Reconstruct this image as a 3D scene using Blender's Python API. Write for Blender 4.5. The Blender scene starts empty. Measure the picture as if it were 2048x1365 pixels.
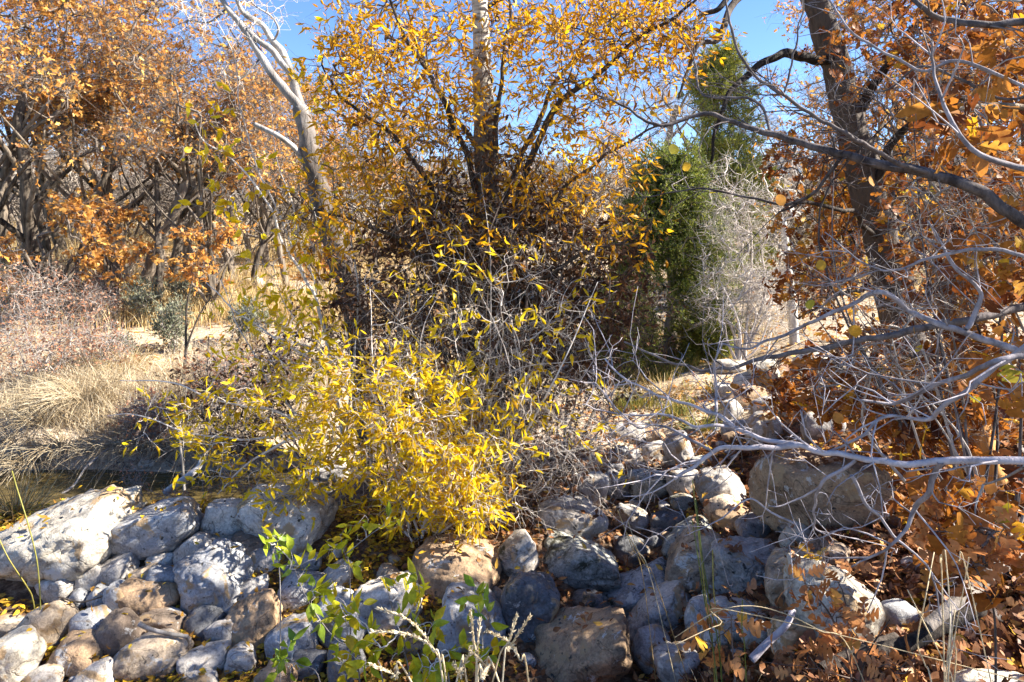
import bpy, math, random
import numpy as np
from mathutils.bvhtree import BVHTree
from mathutils import Vector
rnd = random.Random(7)
rng = np.random.default_rng(11)
SC = bpy.context.scene
COL = SC.collection
F, CX, H0 = 1365.3, 1024.0, 480.0      # focal length and horizon of the 2048 px wide picture

def P(px, py, d):
    return np.array([(px - CX) / F * d, d, (H0 - py) / F * d])

# ------------------------------------------------------------------ noise / terrain
def _hash(i, j, k, s):
    n = (i * 374761393 + j * 668265263 + k * 2147483647 + s * 1274126177) & 0xffffffff
    n = ((n ^ (n >> 13)) * 1274126177) & 0xffffffff
    n = n ^ (n >> 16)
    return (n & 0xffff) / 32767.5 - 1.0
def vnoise(p, s=0):
    p = np.asarray(p, float); f = np.floor(p).astype(np.int64); t = p - f; t = t * t * (3 - 2 * t)
    r = 0
    for a in (0, 1):
        for b in (0, 1):
            for c in (0, 1):
                w = (t[..., 0] if a else 1 - t[..., 0]) * (t[..., 1] if b else 1 - t[..., 1]) * (t[..., 2] if c else 1 - t[..., 2])
                r = r + w * _hash(f[..., 0] + a, f[..., 1] + b, f[..., 2] + c, s)
    return r
def fbm(p, o=4, s=0):
    p = np.asarray(p, float); r = 0; a = 1.0
    for k in range(o):
        r = r + a * vnoise(p * 2 ** k + 17.3 * k, s + k); a *= .5
    return r

PROF = [(-0.85, [(-5, -1.6), (1.5, -1.75), (2.4, -2.1), (3, -2.35), (3.5, -2.38), (4, -2.3), (4.6, -2.02), (5, -1.97), (5.5, -2.45), (5.8, -2.75), (7.1, -2.7), (7.5, -2.2), (8.2, -1.98), (9.5, -1.72), (11, -1.4), (13, -1.0), (16, -.6), (20, -.2), (30, 1.2), (60, 6), (100, 9.5), (200, 11)]),
        (-0.38, [(-5, -1.6), (1.5, -1.75), (2.4, -2.1), (3, -2.35), (3.5, -2.38), (4, -2.3), (4.6, -2.02), (5, -1.97), (5.5, -2.45), (5.8, -2.75), (7.1, -2.7), (7.5, -2.25), (8.2, -1.95), (9.5, -1.72), (11, -1.4), (13, -1.0), (16, -.6), (20, -.2), (30, 1.2), (60, 6), (100, 9.5), (200, 11)]),
        (-0.2, [(-5, -1.6), (1.5, -1.75), (2.4, -2.1), (3, -2.35), (3.5, -2.38), (4, -2.3), (4.6, -2.02), (5.6, -2.0), (6.5, -2.2), (7.1, -2.5), (7.6, -2.3), (8.5, -1.95), (9.5, -1.75), (11, -1.4), (13, -1.1), (16, -.7), (20, -.2), (30, 1.0), (60, 5), (100, 9), (200, 11)]),
        (0.03, [(-5, -1.6), (1.5, -1.75), (2.4, -2.1), (3, -2.35), (3.5, -2.38), (4, -2.3), (4.6, -2.05), (5.6, -2.0), (7, -2.2), (8, -2.15), (10, -1.85), (13, -1.4), (16, -.9), (22, -.3), (30, .8), (60, 5), (100, 9), (200, 11)]),
        (0.17, [(-5, -1.6), (1.5, -1.75), (2.4, -2.1), (3, -2.42), (4.2, -2.45), (5.5, -2.32), (7.1, -2.22), (10.8, -1.95), (13, -1.65), (16, -1.2), (22, -.4), (30, .8), (60, 5), (100, 9), (200, 11)]),
        (0.30, [(-5, -1.6), (1.5, -1.7), (2.4, -2.0), (3, -2.2), (4.2, -2.2), (5.5, -2.08), (7.1, -2.0), (10.8, -1.8), (13, -1.5), (16, -1.0), (22, -.2), (30, 1), (60, 5), (100, 9), (200, 11)]),
        (0.48, [(-5, -1.6), (1.5, -1.65), (2.4, -1.8), (3.4, -1.9), (4.2, -1.78), (5.2, -1.62), (7, -1.5), (10, -1.3), (14, -.9), (20, 0), (30, 1.5), (60, 6), (100, 10), (200, 12)]),
        (1.2, [(-5, -1.4), (1.5, -1.45), (3.4, -1.5), (5.2, -1.35), (7, -1.2), (10, -1.0), (14, -.5), (20, .4), (30, 2), (60, 7), (100, 11), (200, 13)])]
_us = np.array([p[0] for p in PROF])
def ground(x, y):
    x = np.asarray(x, float); y = np.asarray(y, float)
    u = np.clip(x / np.maximum(y, 2.0), _us[0], _us[-1])
    zs = np.stack([np.interp(y, [a for a, b in p[1]], [b for a, b in p[1]]) for p in PROF])
    i = np.clip(np.searchsorted(_us, u) - 1, 0, len(_us) - 2)
    t = (u - _us[i]) / (_us[i + 1] - _us[i]); t = t * t * (3 - 2 * t)
    z0 = np.take_along_axis(zs, i[None], 0)[0]; z1 = np.take_along_axis(zs, i[None] + 1, 0)[0]
    q = np.stack([x, y, 0 * x], -1)
    return z0 * (1 - t) + z1 * t + (.05 + .09 * np.clip(1 - np.abs(y - 7.6) / 1.1, 0, 1)) * fbm(q * 1.3, 3, 3) + np.clip((y - 8) / 40, 0, 1) * .5 * fbm(q * .12, 2, 9)
def gz(x, y): return float(ground(np.array([x]), np.array([y]))[0])
_dd = np.concatenate([np.arange(2.0, 12, .02), np.arange(12, 90, .15)])
def G(px, py):                          # where the line of sight meets the ground
    x = (px - CX) / F * _dd; z = (H0 - py) / F * _dd
    hit = np.nonzero(z <= ground(x, _dd))[0]
    d = _dd[hit[0]] if len(hit) else 60.0
    return d

# ------------------------------------------------------------------ mesh helpers
def tag(o, label=None, cat=None, group=None, kind=None):
    if label: o['label'] = label
    if cat: o['category'] = cat
    if group: o['group'] = group
    if kind: o['kind'] = kind
    return o
def thing(name, loc, label, cat, group=None):
    o = bpy.data.objects.new(name, None); COL.objects.link(o); o.location = [float(v) for v in loc]
    o.empty_display_size = .1
    return tag(o, label, cat, group)
def mk(name, V, faces, mat, parent=None, origin=None, tint=None, smooth=True):
    """one mesh object; faces = list of int arrays (n,k)"""
    V = np.asarray(V, float)
    off = np.array(parent.location) if parent is not None else (np.asarray(origin, float) if origin is not None else np.zeros(3))
    me = bpy.data.meshes.new(name)
    me.vertices.add(len(V)); me.vertices.foreach_set('co', (V - off).astype(np.float32).ravel())
    loops = np.concatenate([f.ravel() for f in faces]); tot = np.concatenate([np.full(len(f), f.shape[1]) for f in faces])
    st = np.concatenate([[0], np.cumsum(tot)[:-1]])
    me.loops.add(len(loops)); me.loops.foreach_set('vertex_index', loops.astype(np.int32))
    me.polygons.add(len(tot)); me.polygons.foreach_set('loop_start', st.astype(np.int32))
    me.polygons.foreach_set('use_smooth', np.full(len(tot), smooth))
    if tint is not None:
        a = me.attributes.new('tint', 'FLOAT', 'POINT'); a.data.foreach_set('value', np.asarray(tint, np.float32))
    me.update(calc_edges=True)
    me.materials.append(mat)
    o = bpy.data.objects.new(name, me); COL.objects.link(o)
    if parent is not None: o.parent = parent
    elif origin is not None: o.location = [float(v) for v in origin]
    return o
def dup(root, loc, rz, sc, label, group=None):
    r = root.copy(); COL.objects.link(r); r.location = [float(v) for v in loc]; r.rotation_euler = (0, 0, rz); r.scale = (sc, sc, sc)
    r['label'] = label
    if group: r['group'] = group
    for ch in list(root.children):
        c = ch.copy(); COL.objects.link(c); c.parent = r
        for g in list(ch.children):
            d = g.copy(); COL.objects.link(d); d.parent = c
    return r
def nrm(v): return v / np.maximum(np.linalg.norm(v, axis=-1, keepdims=True), 1e-9)
def tubes(polys, rads, k=5, rough=0.0):
    """polys: list of (n,3) arrays; rads: list of (n,) arrays -> verts, faces, tint"""
    grp = {}
    for p, r in zip(polys, rads): grp.setdefault(len(p), []).append((p, r))
    VV, FF, TT, base = [], [], [], 0
    ang = np.arange(k) * 2 * math.pi / k
    for n, L in grp.items():
        p = np.stack([a for a, b in L]); r = np.stack([b for a, b in L]); m = len(L)
        t = np.gradient(p, axis=1); t = nrm(t)
        ov = np.abs(nrm(p[:, -1] - p[:, 0])); ref = np.zeros((m, 3)); ref[np.arange(m), ov.argmin(1)] = 1
        s = nrm(np.cross(t, ref[:, None, :])); b = np.cross(t, s)
        rr = r[:, :, None] * np.ones(k)
        if rough: rr = rr * (1 + rough * fbm(np.stack(np.broadcast_arrays(p[:, :, None, 2] * 6, np.cos(ang) * 2.2, np.sin(ang) * 2.2 + p[:, :, None, 0]), -1), 2, 5))
        V = p[:, :, None, :] + rr[..., None] * (np.cos(ang)[:, None] * s[:, :, None, :] + np.sin(ang)[:, None] * b[:, :, None, :])
        idx = np.arange(m * n * k).reshape(m, n, k) + base
        a = idx[:, :-1]; c = idx[:, 1:]
        q = np.stack([a, np.roll(a, -1, 2), np.roll(c, -1, 2), c], -1).reshape(-1, 4)
        VV.append(V.reshape(-1, 3)); FF.append(q)
        if k > 2: FF.append(idx[:, -1]) if k == 4 else FF.append(idx[:, -1, :])
        TT.append(np.repeat(rng.random(m), n * k)); base += m * n * k
    return np.concatenate(VV), FF, np.concatenate(TT)
def spline(pts, n=8):
    """Catmull-Rom through pts (list of xyz)"""
    p = np.asarray(pts, float); p = np.vstack([2 * p[0] - p[1], p, 2 * p[-1] - p[-2]]); out = []
    for i in range(1, len(p) - 2):
        t = np.linspace(0, 1, n, endpoint=False)[:, None]
        a, b, c, d = p[i - 1], p[i], p[i + 1], p[i + 2]
        out.append(.5 * (2 * b + (c - a) * t + (2 * a - 5 * b + 4 * c - d) * t ** 2 + (3 * b - a - 3 * c + d) * t ** 3))
    return np.vstack(out + [p[-2][None]])
def px_spline(pts, n=8, wob=0.0):
    s = spline([P(*q) for q in pts], n)
    if wob: s = s + wob * np.stack([fbm(s * 3 + 5, 2, k) for k in (1, 2, 3)], -1)
    return s
def taper(n, r0, r1, pw=1.0): return r1 + (r0 - r1) * (1 - np.linspace(0, 1, n)) ** pw

# leaf outlines: midrib + half outlines, (verts, faces)
def half_leaf(ys, ws, fwd, cup):
    V, Fc = [], []
    n = len(ys)
    for y in ys: V.append((0, y, 0))
    for s in (-1, 1):
        for y, w, f in zip(ys, ws, fwd): V.append((s * w, y + f, cup * w))
    for k, s in enumerate((-1, 1)):
        o = n * (1 + k)
        for i in range(n - 1):
            q = (i, i + 1, o + i + 1, o + i)
            Fc.append(q if s > 0 else q[::-1])
    return np.array(V, float), np.array(Fc, int)
T_WIL = half_leaf([0, .1, .35, .65, 1], [.004, .05, .14, .12, .004], [0, 0, 0, 0, 0], .35)
T_BROAD = half_leaf([0, .12, .3, .5, .72, 1], [.006, .12, .22, .23, .14, .004], [0, 0, 0, 0, 0, 0], .3)
T_SIMP = half_leaf([0, .22, .45, .62, 1], [.02, .12, .36, .14, .18], [0, .0, .06, .0, -.05], .25)
T_OAK = half_leaf([0, .14, .2, .28, .34, .40, .46, .52, .58, .64, .70, .76, .84, .92, 1.0],
                  [.008, .02, .19, .24, .06, .07, .31, .36, .30, .08, .09, .27, .29, .12, .01],
                  [0, 0, .06, .09, .03, .0, .07, .12, .12, .02, .0, .05, .10, .07, .02], .18)
T_ROUND = half_leaf([0, .1, .3, .55, .8, 1], [.01, .26, .42, .45, .32, .03], [0] * 6, .15)
def leaf_mesh(pos, dirs, size, T, tint, curl=.25, flat=None):
    pos = np.asarray(pos); N = len(pos); dirs = nrm(np.asarray(dirs))
    nr = rng.normal(size=(N, 3))
    if flat is not None: nr = nr * flat + np.array([0, 0, 1.0])
    side = nrm(np.cross(dirs, nr)); nor = np.cross(side, dirs)
    TV, TF = T
    x, y, z = TV[:, 0], TV[:, 1], TV[:, 2]
    c = rng.normal(0, curl, N)[:, None]; tw = rng.normal(0, curl, N)[:, None]; cup = rng.uniform(.2, 1.8, N)[:, None]
    zz = z[None] * cup + c * y[None] ** 2 + tw * x[None] * y[None] * 1.5
    wv = rng.uniform(.8, 1.15, N)[:, None]
    V = pos[:, None] + np.asarray(size)[:, None, None] * ((x[None] * wv)[..., None] * side[:, None] + y[None, :, None] * dirs[:, None] + zz[..., None] * nor[:, None])
    Fc = (TF[None] + (np.arange(N) * len(TV))[:, None, None]).reshape(-1, TF.shape[1])
    return V.reshape(-1, 3), [Fc], np.repeat(tint, len(TV))

def colonize(skel, att, n=5, jit=.14, sag=.05, rtip=.002, pw=.42, rmax=.05):
    nodes = np.vstack(skel); M = len(nodes); N = len(att)
    buf = np.zeros((M + N * (n - 1), 3)); buf[:M] = nodes; own = np.full(len(buf), -1)
    dist = np.array([np.min(np.sum((nodes - a) ** 2, 1)) for a in att])
    order = np.argsort(dist); par = np.full(N, -1); polys = [None] * N
    t = np.linspace(0, 1, n)[:, None]
    jn = rng.normal(0, jit, (N, 3))
    for i in order:
        a = att[i]; j = int(np.argmin(np.sum((buf[:M] - a) ** 2, 1))); p0 = buf[j]
        L = np.linalg.norm(a - p0); mid = (p0 + a) / 2 + jn[i] * L + np.array([0, 0, sag * L])
        pl = (1 - t) ** 2 * p0 + 2 * t * (1 - t) * mid + t * t * a
        wob = rng.normal(0, jit * .18 * L, (n, 3)); wob[0] = 0
        pl = pl + wob
        polys[i] = pl; par[i] = own[j]; buf[M:M + n - 1] = pl[1:]; own[M:M + n - 1] = i; M += n - 1
    cnt = np.ones(N)
    for i in order[::-1]:
        if par[i] >= 0: cnt[par[i]] += cnt[i]
    rads = []
    for i in range(N):
        r0 = min(rtip * cnt[i] ** pw * 1.3, rmax); r1 = max(rtip * .7, r0 * .55 if cnt[i] > 1 else rtip * .6)
        rads.append(np.linspace(r0, r1, n))
    return polys, rads
def sprigs(polys, k, ls, spread=.9, up=0.0, t0=.3):
    """k side shoots per polyline -> (m,3,3)"""
    p = np.stack(polys); m, n, _ = p.shape
    i = np.repeat(np.arange(m), k); t = rng.uniform(t0, 1, m * k) * (n - 1)
    a = np.minimum(t.astype(int), n - 2); f = (t - a)[:, None]
    s = p[i, a] * (1 - f) + p[i, a + 1] * f
    d = nrm(p[i, a + 1] - p[i, a]) + rng.normal(0, spread, (m * k, 3)) + np.array([0, 0, up]); d = nrm(d)
    L = ls * rng.uniform(.5, 1.3, m * k)[:, None]
    mid = s + d * L * .5 + rng.normal(0, .1, (m * k, 3)) * L; e = s + d * L + rng.normal(0, .15, (m * k, 3)) * L
    return np.stack([s, mid, e], 1)
def on_sprigs(sp, k, t0=.15, spread=.7, droop=.25):
    m = len(sp); i = np.repeat(np.arange(m), k); t = rng.uniform(t0, 1, m * k)[:, None] * 2
    a = np.minimum(t.astype(int), 1); f = t - a; ii = i[:, None]; a = a[:, 0]
    s = sp[i, a] * (1 - f) + sp[i, a + 1] * f
    d = nrm(nrm(sp[i, a + 1] - sp[i, a]) + rng.normal(0, spread, (m * k, 3)) - np.array([0, 0, droop]))
    return s, d, i
def cloud(regs):
    """regs: (px,py,rx,ry,depth,rdepth,n) ellipsoids -> points"""
    out = []
    for px, py, rx, ry, d, rd, n in regs:
        v = nrm(rng.normal(size=(n, 3))) * rng.random((n, 1)) ** .45
        dd = d + v[:, 1] * rd
        out.append(np.stack([(px + v[:, 0] * rx - CX) / F * dd, dd, (H0 - (py + v[:, 2] * ry)) / F * dd], -1))
    return np.vstack(out)

# ------------------------------------------------------------------ materials
def newmat(name):
    m = bpy.data.materials.new(name); m.use_nodes = True; nt = m.node_tree; nt.nodes.clear()
    out = nt.nodes.new('ShaderNodeOutputMaterial')
    return m, nt, out
def N(nt, t, **kw):
    n = nt.nodes.new(t)
    for k, v in kw.items():
        if k in n.inputs.keys() if isinstance(k, str) else False: n.inputs[k].default_value = v
        else: setattr(n, k, v)
    return n
def ramp(nt, stops, interp='LINEAR'):
    r = nt.nodes.new('ShaderNodeValToRGB'); e = r.color_ramp.elements; r.color_ramp.interpolation = interp
    while len(e) > 1: e.remove(e[-1])
    e[0].position = stops[0][0]; e[0].color = (*stops[0][1], 1)
    for p, c in stops[1:]:
        q = e.new(p); q.color = (*c, 1)
    return r
def leafmat(name, stops, trans=.45, gloss=.018):
    m, nt, out = newmat(name); L = nt.links.new
    at = N(nt, 'ShaderNodeAttribute', attribute_name='tint'); r = ramp(nt, stops); L(at.outputs['Fac'], r.inputs[0])
    hs = N(nt, 'ShaderNodeHueSaturation'); hs.inputs['Value'].default_value = 1.0
    df = N(nt, 'ShaderNodeBsdfDiffuse'); tr = N(nt, 'ShaderNodeBsdfTranslucent'); gl = N(nt, 'ShaderNodeBsdfGlossy'); gl.inputs['Roughness'].default_value = .45
    mx = N(nt, 'ShaderNodeMixShader'); mx.inputs[0].default_value = trans; mg = N(nt, 'ShaderNodeMixShader'); mg.inputs[0].default_value = gloss
    tc = N(nt, 'ShaderNodeTexCoord'); nz = N(nt, 'ShaderNodeTexNoise'); nz.inputs['Scale'].default_value = 60; nz.inputs['Detail'].default_value = 3
    mm = N(nt, 'ShaderNodeMapRange'); mm.inputs['From Min'].default_value = .35; mm.inputs['From Max'].default_value = .7; mm.inputs['To Min'].default_value = .72; mm.inputs['To Max'].default_value = 1.12
    L(tc.outputs['Object'], nz.inputs['Vector']); L(nz.outputs[0], mm.inputs[0]); L(mm.outputs[0], hs.inputs['Value']); L(r.outputs[0], hs.inputs['Color'])
    L(hs.outputs[0], df.inputs[0]); L(hs.outputs[0], tr.inputs[0])
    L(df.outputs[0], mx.inputs[1]); L(tr.outputs[0], mx.inputs[2]); L(mx.outputs[0], mg.inputs[1]); L(gl.outputs[0], mg.inputs[2]); L(mg.outputs[0], out.inputs[0])
    return m
def barkmat(name, dark, light, scale=18, stretch=.22, bump=.6, patch=None):
    m, nt, out = newmat(name); L = nt.links.new
    tc = N(nt, 'ShaderNodeTexCoord'); mp = N(nt, 'ShaderNodeMapping'); mp.inputs['Scale'].default_value = (1, 1, stretch)
    nz = N(nt, 'ShaderNodeTexNoise'); nz.inputs['Scale'].default_value = scale; nz.inputs['Detail'].default_value = 6; nz.inputs['Roughness'].default_value = .65
    L(tc.outputs['Object'], mp.inputs[0]); L(mp.outputs[0], nz.inputs['Vector'])
    at = N(nt, 'ShaderNodeAttribute', attribute_name='tint')
    ad = N(nt, 'ShaderNodeMath', operation='MULTIPLY_ADD'); ad.inputs[1].default_value = .3; ad.inputs[2].default_value = -.15
    L(at.outputs['Fac'], ad.inputs[0]); a2 = N(nt, 'ShaderNodeMath', operation='ADD'); L(ad.outputs[0], a2.inputs[0]); L(nz.outputs[0], a2.inputs[1])
    st = [(.3, dark), (.68, light)]
    if patch: st = [(.3, dark), (.5, light), (.62, light), (.72, patch)]
    r = ramp(nt, st); L(a2.outputs[0], r.inputs[0])
    b = N(nt, 'ShaderNodeBsdfPrincipled'); b.inputs['Roughness'].default_value = .85; b.inputs['Specular IOR Level'].default_value = .2
    bp = N(nt, 'ShaderNodeBump'); bp.inputs['Strength'].default_value = bump; bp.inputs['Distance'].default_value = .02
    L(nz.outputs[0], bp.inputs['Height']); L(bp.outputs[0], b.inputs['Normal']); L(r.outputs[0], b.inputs['Base Color']); L(b.outputs[0], out.inputs[0])
    return m
def stonemat(name, moss=0.0):
    m, nt, out = newmat(name); L = nt.links.new
    oi = N(nt, 'ShaderNodeObjectInfo'); tc = N(nt, 'ShaderNodeTexCoord')
    off = N(nt, 'ShaderNodeVectorMath', operation='MULTIPLY_ADD'); off.inputs[1].default_value = (1, 1, 1)
    sc = N(nt, 'ShaderNodeMath', operation='MULTIPLY'); sc.inputs[1].default_value = 37.0; L(oi.outputs['Random'], sc.inputs[0])
    L(tc.outputs['Object'], off.inputs[0]); L(sc.outputs[0], off.inputs[2])
    def nz(scale, det, rough=.6, dist=0.0):
        n = N(nt, 'ShaderNodeTexNoise'); n.inputs['Scale'].default_value = scale; n.inputs['Detail'].default_value = det; n.inputs['Roughness'].default_value = rough; n.inputs['Distortion'].default_value = dist
        L(off.outputs[0], n.inputs['Vector']); return n
    def mul(a, fac, stops, mode='MULTIPLY', fv=1.0):
        r = ramp(nt, stops); L(fac, r.inputs[0]); x = N(nt, 'ShaderNodeMix', data_type='RGBA', blend_type=mode); x.inputs[0].default_value = fv
        L(a, x.inputs[6]); L(r.outputs[0], x.inputs[7]); return x.outputs[2]
    def over(a, fac, lo, hi, col):
        mr = N(nt, 'ShaderNodeMapRange'); mr.inputs['From Min'].default_value = lo; mr.inputs['From Max'].default_value = hi; L(fac, mr.inputs[0])
        x = N(nt, 'ShaderNodeMix', data_type='RGBA'); L(mr.outputs[0], x.inputs[0]); L(a, x.inputs[6]); x.inputs[7].default_value = (*col, 1); return x.outputs[2], mr.outputs[0]
    big, mid, fine, spk = nz(3.2, 5, .65, .6), nz(9, 8, .7, .3), nz(70, 5, .7), nz(26, 3, .5)
    c = mul(oi.outputs['Color'], big.outputs[0], [(.32, (.50, .47, .46)), (.5, (.95, .93, .9)), (.68, (1.25, 1.18, 1.08))])
    c = mul(c, mid.outputs[0], [(.3, (.45, .42, .40)), (.45, (.95, .95, .95)), (.7, (1.2, 1.2, 1.2))])
    c = mul(c, fine.outputs[0], [(.3, (.6, .6, .6)), (.65, (1.2, 1.2, 1.2))])
    c, _ = over(c, nz(5, 4, .6, 1.0).outputs[0], .57, .63, (.36, .25, .14))     # rust and clay stains
    c, _ = over(c, nz(7.5, 6, .75, .4).outputs[0], .60, .64, (.52, .50, .46))   # pale lichen
    c, _ = over(c, spk.outputs[0], .66, .72, (.06, .055, .05))                  # dark pits
    ck = N(nt, 'ShaderNodeTexNoise'); ck.inputs['Scale'].default_value = 2.6; ck.inputs['Detail'].default_value = 4; ck.inputs['Distortion'].default_value = 1.2; L(off.outputs[0], ck.inputs['Vector'])
    ab = N(nt, 'ShaderNodeMath', operation='SUBTRACT'); ab.inputs[1].default_value = .5; L(ck.outputs[0], ab.inputs[0]); ab2 = N(nt, 'ShaderNodeMath', operation='ABSOLUTE'); L(ab.outputs[0], ab2.inputs[0])
    cr = N(nt, 'ShaderNodeMapRange'); cr.inputs['From Min'].default_value = 0; cr.inputs['From Max'].default_value = .008; cr.inputs['To Min'].default_value = .35; L(ab2.outputs[0], cr.inputs[0])
    x = N(nt, 'ShaderNodeMix', data_type='RGBA', blend_type='MULTIPLY'); x.inputs[0].default_value = .8; L(c, x.inputs[6]); L(cr.outputs[0], x.inputs[7]); c = x.outputs[2]
    if moss:
        c, _ = over(c, nz(4.5, 7, .75, .3).outputs[0], .60 - .09 * moss, .70 - .09 * moss, (.050, .046, .028))
    b = N(nt, 'ShaderNodeBsdfPrincipled'); b.inputs['Roughness'].default_value = .88; b.inputs['Specular IOR Level'].default_value = .25
    h1 = N(nt, 'ShaderNodeMath', operation='MULTIPLY_ADD'); h1.inputs[1].default_value = .35; L(fine.outputs[0], h1.inputs[0]); L(mid.outputs[0], h1.inputs[2])
    h2 = N(nt, 'ShaderNodeMath', operation='MULTIPLY_ADD'); h2.inputs[1].default_value = .3; L(cr.outputs[0], h2.inputs[0]); L(h1.outputs[0], h2.inputs[2])
    bp = N(nt, 'ShaderNodeBump'); bp.inputs['Strength'].default_value = .7; bp.inputs['Distance'].default_value = .025; L(h2.outputs[0], bp.inputs['Height'])
    L(bp.outputs[0], b.inputs['Normal']); L(c, b.inputs['Base Color']); L(b.outputs[0], out.inputs[0])
    return m
STONE, MOSSY = stonemat('stone'), stonemat('mossy stone', 1.0)
GOLD = leafmat('golden leaf', [(0, (.22, .10, .02)), (.1, (.46, .18, .010)), (.38, (.68, .33, .010)), (.72, (.80, .46, .012)), (.96, (.84, .60, .02)), (1, (.25, .30, .03))], .5)
YEL = leafmat('yellow willow leaf', [(0, (.55, .25, .02)), (.12, (.66, .38, .008)), (.4, (.82, .56, .008)), (.92, (.86, .68, .02)), (1, (.50, .50, .03))], .5)
GRN = leafmat('yellow green leaf', [(0, (.62, .38, .015)), (.25, (.66, .55, .02)), (.5, (.42, .46, .025)), (1, (.16, .34, .05))], .5)
OAKS = leafmat('orange seedling leaf', [(0, (.28, .10, .035)), (.5, (.52, .20, .06)), (.85, (.60, .28, .11)), (1, (.75, .42, .03))], .4)
OAKP = leafmat('pinkish tan fallen oak leaf', [(0, (.13, .06, .035)), (.4, (.30, .14, .07)), (.8, (.44, .22, .12)), (.95, (.54, .30, .13)), (1, (.62, .36, .04))], .2)
OAKL = leafmat('rusty oak leaf', [(0, (.06, .022, .012)), (.3, (.21, .06, .014)), (.6, (.40, .145, .022)), (.82, (.50, .235, .05)), (.9, (.60, .31, .02)), (1, (.38, .35, .03))], .42)
OAKY = leafmat('yellow brown oak leaf', [(0, (.30, .10, .02)), (.4, (.50, .20, .02)), (.75, (.56, .34, .02)), (1, (.34, .32, .03))], .5)
OAKF = leafmat('tan orange oak leaf', [(0, (.30, .12, .04)), (.3, (.60, .26, .06)), (.7, (.78, .43, .11)), (.92, (.82, .54, .15)), (1, (.76, .50, .03))], .45)
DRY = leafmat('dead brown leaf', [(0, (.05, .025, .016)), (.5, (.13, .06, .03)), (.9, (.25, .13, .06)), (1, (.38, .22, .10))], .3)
REDL = leafmat('red pink leaf', [(0, (.24, .09, .05)), (.4, (.44, .20, .11)), (.75, (.58, .36, .22)), (.93, (.60, .26, .14)), (1, (.52, .08, .05))], .4)
LIT = leafmat('fallen leaf', [(0, (.06, .03, .018)), (.35, (.20, .085, .035)), (.7, (.34, .15, .06)), (.9, (.48, .25, .10)), (1, (.62, .38, .03))], .15)
LITY = leafmat('fallen yellow leaf', [(0, (.16, .08, .02)), (.3, (.42, .22, .04)), (.7, (.62, .38, .03)), (1, (.68, .5, .05))], .2)
JUN = leafmat('juniper spray', [(0, (.055, .08, .016)), (.4, (.12, .16, .03)), (.8, (.34, .35, .06)), (1, (.56, .52, .09))], .35)
FARB = leafmat('grey brush stem', [(0, (.10, .08, .065)), (.5, (.24, .20, .165)), (1, (.42, .36, .30))], .1)
SAGE = leafmat('sage leaf', [(0, (.10, .11, .07)), (.6, (.22, .23, .15)), (1, (.40, .40, .28))], .2)
GRASS = leafmat('dry grass', [(0, (.34, .22, .08)), (.4, (.56, .40, .17)), (.8, (.70, .54, .27)), (1, (.78, .66, .42))], .35)
GRASSP = leafmat('pale dry grass', [(0, (.40, .30, .18)), (.5, (.62, .50, .32)), (1, (.74, .66, .50))], .3)
STALK = leafmat('straw stalk', [(0, (.62, .48, .28)), (1, (.80, .70, .50))], .25)
REED = leafmat('green reed', [(0, (.10, .14, .03)), (.6, (.28, .26, .06)), (1, (.6, .42, .12))], .2)
BARKD = barkmat('dark furrowed bark', (.016, .013, .011), (.095, .076, .062), 22, .16, 1.0)
BARKO = barkmat('oak bark', (.045, .034, .026), (.30, .235, .17), 20, .16, 1.0)
BARKP = barkmat('pale smooth bark', (.30, .27, .23), (.66, .62, .56), 9, .5, .25)
def barkgrad(name, z0, z1, pale=((.33, (.10, .085, .07)), (.42, (.36, .33, .28)), (.6, (.56, .52, .46))), band=2.2):
    m = barkmat(name, (.025, .02, .017), (.15, .12, .10), 22, .16, 1.0); nt = m.node_tree; L = nt.links.new
    b = next(n for n in nt.nodes if n.type == 'BSDF_PRINCIPLED'); old = b.inputs['Base Color'].links[0].from_socket
    tc = N(nt, 'ShaderNodeTexCoord'); sx = N(nt, 'ShaderNodeSeparateXYZ'); L(tc.outputs['Object'], sx.inputs[0])
    n1 = N(nt, 'ShaderNodeTexNoise'); n1.inputs['Scale'].default_value = 5; n1.inputs['Detail'].default_value = 7; n1.inputs['Roughness'].default_value = .7; L(tc.outputs['Object'], n1.inputs['Vector'])
    a = N(nt, 'ShaderNodeMath', operation='MULTIPLY_ADD'); a.inputs[1].default_value = 1.9; L(n1.outputs[0], a.inputs[0]); L(sx.outputs['Z'], a.inputs[2])
    mr = N(nt, 'ShaderNodeMapRange'); mr.inputs['From Min'].default_value = z0 + .95; mr.inputs['From Max'].default_value = z1 + .95; L(a.outputs[0], mr.inputs[0])
    n2 = N(nt, 'ShaderNodeTexNoise'); n2.inputs['Scale'].default_value = 14; n2.inputs['Detail'].default_value = 6; mp = N(nt, 'ShaderNodeMapping'); mp.inputs['Scale'].default_value = (.5, .5, band); L(tc.outputs['Object'], mp.inputs[0]); L(mp.outputs[0], n2.inputs['Vector'])
    r = ramp(nt, list(pale)); L(n2.outputs[0], r.inputs[0])
    x = N(nt, 'ShaderNodeMix', data_type='RGBA'); L(mr.outputs[0], x.inputs[0]); L(old, x.inputs[6]); L(r.outputs[0], x.inputs[7]); L(x.outputs[2], b.inputs['Base Color']); return m
BARKX = barkgrad('dead tree bark', 3.3, 4.5, ((.3, (.13, .12, .11)), (.5, (.30, .28, .26)), (.68, (.46, .43, .40))), .25)
BARKG = barkgrad('willow bark', 2.7, 3.6)
TWM = barkmat('brown grey twig', (.055, .045, .038), (.26, .215, .18), 30, .4, .2)
BARKQ = barkmat('dark grey oak bark', (.022, .017, .013), (.21, .17, .13), 20, .16, 1.0)
BARKC = barkmat('grey brown bark', (.06, .05, .04), (.34, .29, .24), 16, .2, .8)
TWG = barkmat('grey twig', (.14, .115, .10), (.40, .36, .33), 30, .4, .2)
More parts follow.
